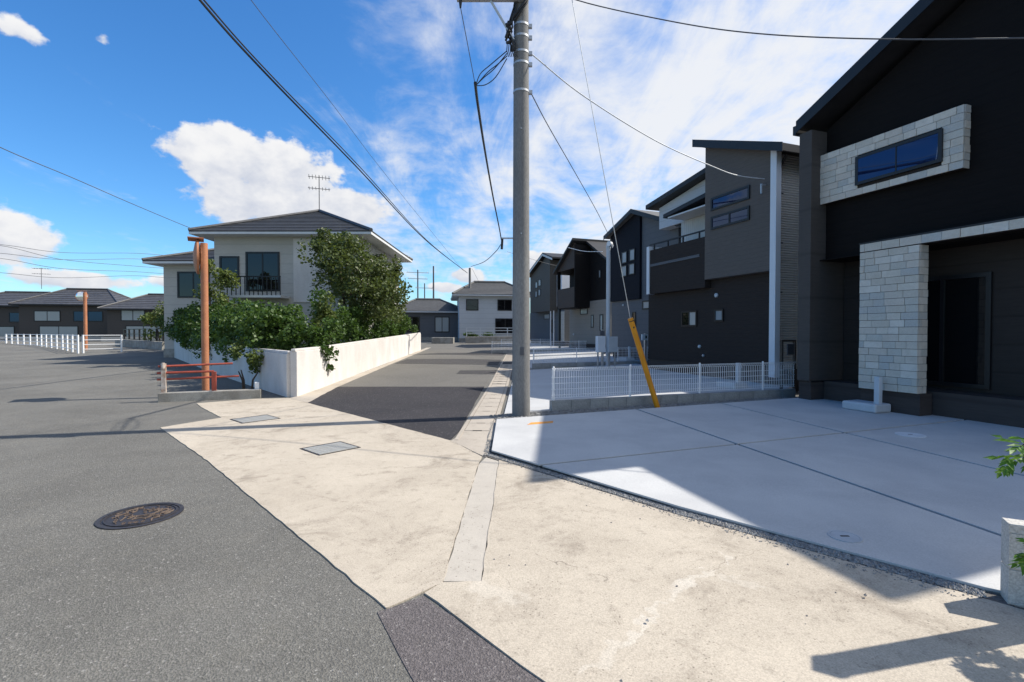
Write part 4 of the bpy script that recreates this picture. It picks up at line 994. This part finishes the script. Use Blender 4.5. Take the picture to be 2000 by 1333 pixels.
# hedge behind the wall facing the wide road
hd = []
for k in range(17):
    f_ = k/16; hd.append(((-10.4*f_, 11.6*f_, 1.35+.45*f_+.16*math.sin(k*1.7)), 1.0, .85, .95+.12*math.cos(k*2.1), 2600))
shrub('hedge', (-6.5, 13.6, 0), hd, 'leaf_hedge', 'dark green hedge behind the white wall facing the wide road', 'hedge', .09, 5, 1.3)
hs = []
for k in range(14):
    f_ = k/13; hs.append(((-.35*f_, 13.5*f_, 1.55+.25*f_+.22*math.sin(k*2.2)), .72, .9, .95+.15*math.cos(k*1.3), 1500))
shrub('hedge', (-6.15, 16.0, 0), hs, 'leaf_hedge', 'green hedge behind the white wall along the side street', 'hedge', .09, 5, 1.2)
shrub('corner_shrub', (-5.72, 13.55, 0), [((.15, 0, 1.15), .85, .85, .55, 1900), ((.0, .2, 1.75), .8, .8, .6, 1800), ((.35, -.1, .75), .55, .6, .35, 900)], 'leaf_hedge', 'bushy shrub spilling over the white wall at the corner', 'shrub', .08, 4, 1.0)
shrub('pale_shrub', (-6.0, 15.4, 0), [((.1, 0, 1.9), .45, .45, .75, 1300), ((.1, 0, 1.2), .4, .4, .5, 500)], 'leaf_light', 'yellow green upright shrub in the hedge by the side street', 'shrub', .08, 3, 1.5)
shrub('pale_shrub', (-6.9, 12.75, 0), [((0, 0, .75), .45, .4, .6, 700)], 'leaf_light', 'small pale shrub against the wall behind the orange post', 'shrub', .07, 3, .5)
shrub('garden_tree', (-6.6, 20.0, 0), [((0, 0, 4.2), 1.6, 1.6, 1.5, 5200), ((.5, -.4, 3.2), 1.6, 1.5, 1.3, 4200), ((-.5, .4, 5.0), 1.1, 1.1, .8, 2200), ((.9, .9, 2.6), 1.0, 1.3, 1.0, 2000)], 'leaf_tree', 'olive green tree in front of the hip roofed house', 'tree', .11, 3, 4.2, tr=.10)
shrub('garden_tree', (-6.45, 25.5, .2), [((0, 0, 3.2), 1.2, 1.7, 1.7, 4200), ((0, 0, 4.6), 1.0, 1.2, 1.1, 2200)], 'leaf_tree', 'slender tree beside the far end of the white wall', 'tree', .12, 2, 3.2, tr=.07)
shrub('garden_tree', (-12.2, 20.6, 0), [((0, 0, 3.0), .9, .8, 1.2, 1800), ((-.2, 0, 4.0), .6, .6, .7, 800)], 'leaf_light', 'light green small tree left of the upper windows', 'tree', .10, 2, 3.0, tr=.06)
shrub('garden_tree', (-20.5, 30, .3), [((0, 0, 1.9), 1.6, 1.4, 1.2, 2200), ((1.5, -.5, 1.5), 1.2, 1.0, .9, 1400)], 'leaf_tree', 'rounded dark tree at the far end of the road wall', 'tree', .13, 2, 1.6, tr=.07)
shrub('garden_tree', (-23.5, 33, .4), [((0, 0, 1.7), 1.5, 1.2, 1.2, 1700)], 'leaf_light', 'low yellowish tree behind the white railing', 'tree', .14, 2, 1.5, tr=.06)

# ------------------------------------------------------------------ hip roofed house on the corner
def tiled_plane(mb, a, b, c_, d_, rows, th=.05):
    """roof plane a,b (eave) to d,c (top) as overlapping courses"""
    a, b, c_, d_ = (Vector(p) for p in (a, b, c_, d_)); n = (b-a).cross(d_-a).normalized()
    for i in range(rows):
        t0, t1 = i/rows, (i+1.12)/rows
        p, q = a.lerp(d_, t0), b.lerp(c_, t0); r_, s_ = b.lerp(c_, min(1, t1)), a.lerp(d_, min(1, t1))
        vs = [p+n*th, q+n*th, r_+n*.004, s_+n*.004, p-n*.02, q-n*.02, r_-n*.02, s_-n*.02]
        mb.add(vs, [(0,1,2,3), (4,7,6,5), (0,4,5,1), (1,5,6,2), (2,6,7,3), (3,7,4,0)])
def hip_house(loc, rz, label, w, d_, eave, rise, wallm, roofm, wins, ridge=.0, over=.7, rows=14, cat='house'):
    t = empty('house', loc, rz, label, cat)
    MB().box(-w/2, w/2, 0, d_, -.05, eave).build('wall', wallm, t)
    MB().box(-w/2-.03, w/2+.03, -.03, d_+.03, -.05, .45).build('plinth', 'concrete_kerb', t)
    x0, x1, y0, y1 = -w/2-over, w/2+over, -over, d_+over; ym = d_/2; rl_ = ridge/2; zt = eave+rise
    m = MB()
    tiled_plane(m, (x0, y0, eave), (x1, y0, eave), (rl_+.01, ym, zt), (-rl_-.01, ym, zt), rows)
    tiled_plane(m, (x1, y0, eave), (x1, y1, eave), (rl_, ym+.01, zt), (rl_, ym-.01, zt), rows)
    tiled_plane(m, (x1, y1, eave), (x0, y1, eave), (-rl_, ym, zt), (rl_, ym, zt), rows)
    tiled_plane(m, (x0, y1, eave), (x0, y0, eave), (-rl_, ym-.01, zt), (-rl_, ym+.01, zt), rows)
    rf = m.build('roof', roofm, t)
    MB().box(x0, x1, y0, y1, eave-.12, eave-.02).build('eave_board', 'fascia_white' if wallm != 'wall_house_dark' else 'fascia_black', t)
    hips = MB()
    for (x, y) in ((x0, y0), (x1, y0), (x1, y1), (x0, y1)):
        hips.tube([(x, y, eave+.06), (math.copysign(rl_, x), ym, zt+.06)], .09, 6)
    if ridge: hips.tube([(-rl_, ym, zt+.08), (rl_, ym, zt+.08)], .12, 6)
    hips.build('ridge_tiles', roofm, rf)
    for (side_, a, b, z0, z1, n, gl) in wins:
        if side_ == 'f': window_front(t, 0, a, b, z0, z1, gl, n, .08)
        else:  # right wall facing +x
            f = MB(); xw = w/2
            f.box(xw-.03, xw+.05, a, b, z0, z0+.08); f.box(xw-.03, xw+.05, a, b, z1-.08, z1); f.box(xw-.03, xw+.05, a, a+.08, z0+.08, z1-.08); f.box(xw-.03, xw+.05, b-.08, b, z0+.08, z1-.08)
            fo = f.build('window', 'frame_black', t); MB().box(xw-.02, xw+.02, a+.078, b-.078, z0+.078, z1-.078).build('pane', gl, fo)
    return t
ha = hip_house((-10.3, 22.6, gz(22)), 0, 'two storey corner house with dark hip roof behind hedge', 6.7, 7.6, 5.8, 1.95, 'wall_cream', 'roof_tile',
          [('f', -1.9, -.35, 3.2, 5.0, 2, 'glass_dark'), ('f', -3.1, -2.2, 3.5, 4.8, 1, 'glass_dark'), ('f', -2.2, .2, .7, 2.5, 2, 'glass_dark'), ('f', 2.0, 3.3, 3.5, 4.7, 1, 'glass_pale'),
           ('r', 1.2, 2.8, 3.4, 4.8, 1, 'glass_pale'), ('r', 4.5, 5.8, 3.4, 4.8, 1, 'glass_pale'), ('r', 2.5, 4.2, .8, 2.4, 1, 'glass_dark')])
MB().box(-2.3, .1, -.9, -.02, 2.85, 2.95).build('balcony_floor', 'fascia_white', ha)
bl = MB(); bl.box(-2.3, .1, -.9, -.86, 3.75, 3.8)
for k in range(13): bl.box(-2.28+k*.195, -2.25+k*.195, -.895, -.865, 2.95, 3.75)
bl.build('balcony_rail', 'frame_black', ha)
MB().box(.3, 2.0, -.06, -.005, 2.7, 5.6).build('wall_bay', 'white_render', ha)
hip_house((-15.7, 24.6, gz(24)), 0, 'lower wing house with grey hip roof left of the corner house', 3.4, 5, 4.75, 1.1, 'wall_cream', 'roof_tile', [('f', -1.0, .6, 3.0, 4.3, 2, 'glass_dark'), ('f', -1.2, .8, .8, 2.3, 2, 'glass_dark')], 0, .6, 9)
# rooftop aerial
def aerial(loc, label, h_=2.0, s=1.0):
    t = empty('tv_aerial', loc, R(20), label, 'aerial')
    MB().tube([(0, 0, 0), (0, 0, h_)], .025, 6).build('mast', 'cable_grey', t)
    for z, L in ((h_-.1, .9), (h_-.7, .7)):
        MB().tube([(-.5*s, 0, z), (.5*s, 0, z)], .018, 5).build('boom', 'cable_grey', t)
        for k in range(7):
            x = (-.45+k*.15)*s; MB().tube([(x, -L*.45, z), (x, L*.45, z)], .012, 4).build('element', 'cable_grey', t)
aerial((-10.3, 26.4, 7.85), 'tv aerial on the peak of the corner house roof', 2.0, 1.1)
aerial((-53.5, 56, 6.4), 'small tv aerial above the dark houses at far left', 2.4, 1.6)

# ------------------------------------------------------------------ far left: dark houses beyond the white railing
dk = [((-62, 60), 11, 8, 4.7, 1.9, 'dark house at the left edge with pale lower wall'), ((-50.5, 56), 9.5, 7, 4.6, 2.0, 'dark house under the small aerial with teal windows'), ((-39.5, 54), 8.6, 7, 4.0, 1.8, 'dark house behind the distant red orange post'), ((-30.5, 55), 6.5, 6, 3.1, 1.4, 'low dark house at the right of the far left row')]
for (p, w, dd_, ev, rs, lb) in dk:
    t = hip_house((p[0], p[1], 0), R(12), lb, w, dd_, ev, rs, 'wall_house_dark', 'roof_tile', [('f', -w*.35, -w*.08, 2.7, 3.9, 2, 'glass_pale'), ('f', w*.05, w*.36, 2.7, 3.9, 2, 'glass_sky'), ('f', -w*.3, w*.1, .6, 2.2, 2, 'glass_pale')], w*.45, .6, 8)
    MB().box(-w*.46, w*.46, -1.8, -1.65, -.05, 1.0).build('front_wall', 'wall_cream', t)
    nearer(t, .86)

# ------------------------------------------------------------------ white railing by the channel
def railing(pts, label, h_=1.3, rails=4, every=2.0):
    t = nearer(empty('railing', (pts[0][0], pts[0][1], 0), 0, label, 'railing', 'white pipe railings by the channel'), .81); o = Vector(pts[0])
    for a, b in zip(pts[:-1], pts[1:]):
        a, b = Vector(a)-o, Vector(b)-o; L = (b-a).length; n = max(1, round(L/every)); d_ = (b-a).normalized(); 
        for k in range(n+1):
            if k == 0 and a.length > .01: continue
            q = a.lerp(b, k/n); MB().box(-.045, .045, -.045, .045, -.4, h_).build('post', 'white_paint', t).location = (q.x, q.y, 0)
        for r_ in range(rails):
            z = h_*(.22 + .25*r_); MB().tube([(a.x, a.y, z), (b.x, b.y, z)], .026, 8).build('rail', 'white_paint', t, True)
railing([(-30.3, 34.3), (-35.5, 38.8), (-44, 45.5), (-52, 50.5)], 'long white four bar railing running to the left')
railing([(-30.2, 34.6), (-28.6, 36.0)], 'short white railing panel at the end of the channel', 1.3, 4, 2.2)
railing([(-63, 52.5), (-53.5, 52)], 'white railing piece at the far left edge', 1.2, 3, 2.5)
wall_line('channel_wall', [(-22.3, 31.3), (-29.5, 36.5)], .45, -.3, 'concrete_kerb', 'low concrete channel wall behind the white railing')
fp = empty('dark_fence', (-29.5, 37.4, gz(37)), math.atan2(-8, 10), 'dark post fence behind the white railing', 'fence')
for k in range(11): MB().box(k*1.25-.05, k*1.25+.05, -.05, .05, 0, 1.25).build('post', 'frame_black', fp)
for z in (.45, .85, 1.2): MB().box(0, 12.6, -.02, .02, z, z+.06).build('rail', 'frame_black', fp)

# ------------------------------------------------------------------ houses where the street bends
hb = hip_house((-1.7, 44, gz(44)-.1), R(8), 'pale grey house with dark roof behind the near pole', 6.0, 6.5, 4.3, 1.4, 'wall_pale', 'roof_slate', [('f', -2.4, -1.3, 2.9, 3.9, 1, 'glass_dark'), ('f', .2, 2.0, .8, 2.2, 2, 'glass_dark'), ('f', .4, 1.7, 2.9, 3.9, 2, 'glass_dark')], 3.0, .6, 10)
hip_house((-8.0, 47, gz(47)-.1), R(10), 'lower grey house farther left where the street bends', 6.2, 7, 2.9, 1.3, 'wall_slate', 'roof_slate', [('f', -2.2, -.8, .9, 2.4, 2, 'glass_dark'), ('f', .6, 2.0, .9, 2.4, 2, 'glass_pale')], 2.5, .6, 10)
hip_house((-15, 57, .6), R(10), 'far grey house behind the bend in the street', 7, 7, 3.2, 1.3, 'wall_cream', 'roof_slate', [('f', -2.2, -.8, .9, 2.4, 2, 'glass_dark')], 2.5, .6, 8)
wall_line('retaining_wall', [(.2, 41.6), (-3.9, 41.0)], .5, -.3, 'concrete_kerb', 'dark stained retaining wall where the street bends')
rl2 = empty('garden_rail', (-3.8, 41.2, .5+gz(41)+.06), math.atan2(.6, 4.1), 'pale cream rail on the retaining wall', 'railing')
for k in range(4): MB().box(k*1.15-.04, k*1.15+.04, -.03, .03, 0, .75).build('post', 'fascia_white', rl2)
for z in (.22, .48, .70): MB().box(-.05, 4.0, -.02, .02, z, z+.06).build('rail', 'fascia_white', rl2)
shrub('shrub', (-2.6, 42.2, 1.0), [((0, 0, .3), 1.6, .5, .4, 700)], 'leaf_hedge', 'low dark shrub behind the cream rail', 'shrub', .12, 2, .2)
tag(MB().box(-6.6, -4.8, 40.2, 41.0, .3, 1.05).build('low_wall', 'concrete_kerb', bevel=.03), 'low dark wall end beside the bend of the street', 'wall')

# ================================================================== RIGHT FOREGROUND: block wall, gate pillar, nandina
BW = math.atan2(-.49, .87)
bw = empty('block_wall', (2.715, 2.665, 0), BW, 'low pale concrete block wall at the right edge', 'wall')
bme = MB().box(-.193, .193, -.058, .058, 0, .188).mesh('block', 'block_light')
for r_ in range(2):
    for k in range(4):
        inst(bme, 'block', bw, (.195+k*.39+(0 if r_ % 2 == 0 else -.0), .06, .012+r_*.2))
MB().box(0.0, 1.6, .006, .114, .40, .452).build('capping', 'block_light', bw, bevel=.004)
MB().box(0.004, 1.56, .010, .110, -.05, .40).build('mortar_core', 'mortar', bw)
gpz = empty('gate_pillar', (2.90, 2.50, 0), BW, 'slim concrete gate pillar just outside the right edge', 'gate pillar')
for r_ in range(8): MB().box(-.052, .052, -.052, .052, r_*.2+.004, r_*.2+.196).build('block', 'block_light', gpz)
MB().box(-.056, .056, -.056, .056, 1.602, 1.65).build('capping', 'block_light', gpz)
tag(MB().prism([(2.05, 1.9), (4.2, 1.0), (4.2, .4), (1.9, 1.4)], -.02, .05).build('planting_bed', 'soil'), kind='structure')
def nandina(loc, fronds, label):
    t = empty('nandina_shrub', loc, 0, label, 'shrub'); lv = MB(); st = MB()
    for (a, L, h_, droop) in fronds:
        P = []; n = 9
        for i in range(n+1):
            f_ = i/n; P.append(Vector((math.cos(a)*L*f_, math.sin(a)*L*f_, h_*math.sin(f_*1.9)/math.sin(1.9) * 1.0 if droop else h_*f_)))
        st.tube(P, [.006*(1-.7*i/n) for i in range(n+1)], 5)
        for i in range(2, n+1):
            for s_ in (-1, 1):
                b_ = P[i]; dv = (P[i]-P[i-1]).normalized(); sd = dv.cross(Vector((0, 0, 1))).normalized()*s_
                axis = (dv*.6 + sd*.85 + Vector((0, 0, rnd.uniform(-.35, .15)))).normalized()
                Ls = .13*(1-.45*i/n)
                for j in range(4):
                    q = b_ + axis*Ls*(j+1)/4
                    for s2 in (-1, 1) if j < 3 else (0,):
                        ax2 = (axis + axis.cross(Vector((0, 0, 1)))*s2*.9 + Vector((0, 0, rnd.uniform(-.5, .1)))).normalized()
                        l2 = rnd.uniform(.032, .052); w2 = ax2.cross(Vector((rnd.uniform(-.3, .3), rnd.uniform(-.3, .3), 1))).normalized()*l2*.24
                        up_ = Vector((0, 0, .004))
                        lv.add([q, q+ax2*l2*.35+w2+up_, q+ax2*l2, q+ax2*l2*.35-w2+up_, q+ax2*l2*.45-Vector((0, 0, .003))], [(0, 4, 1), (1, 4, 2), (2, 4, 3), (3, 4, 0)])
    lv.build('leaves', 'leaf_nandina', t); st.build('stems', 'bark', t)
nandina((2.27, 1.72, .04), [(R(150), .38, .98, True), (R(135), .36, .92, True), (R(110), .3, .95, True), (R(145), .30, .60, True), (R(125), .30, .55, True), (R(20), .3, 1.0, True), (R(80), .3, .9, True), (R(230), .3, .9, True)], 'bright green nandina with arching leaves at the right edge')
shrub('shadow_shrub', (3.02, 2.335, 0), [((0, 0, .95), .13, .13, .13, 2600)], 'leaf_hedge', 'unseen round shrub on a stem added for its round shadow', 'shrub', .02, 1, .9, tr=.012)  # unknown caster given a clipped shrub's shape, added out of frame for its shadow
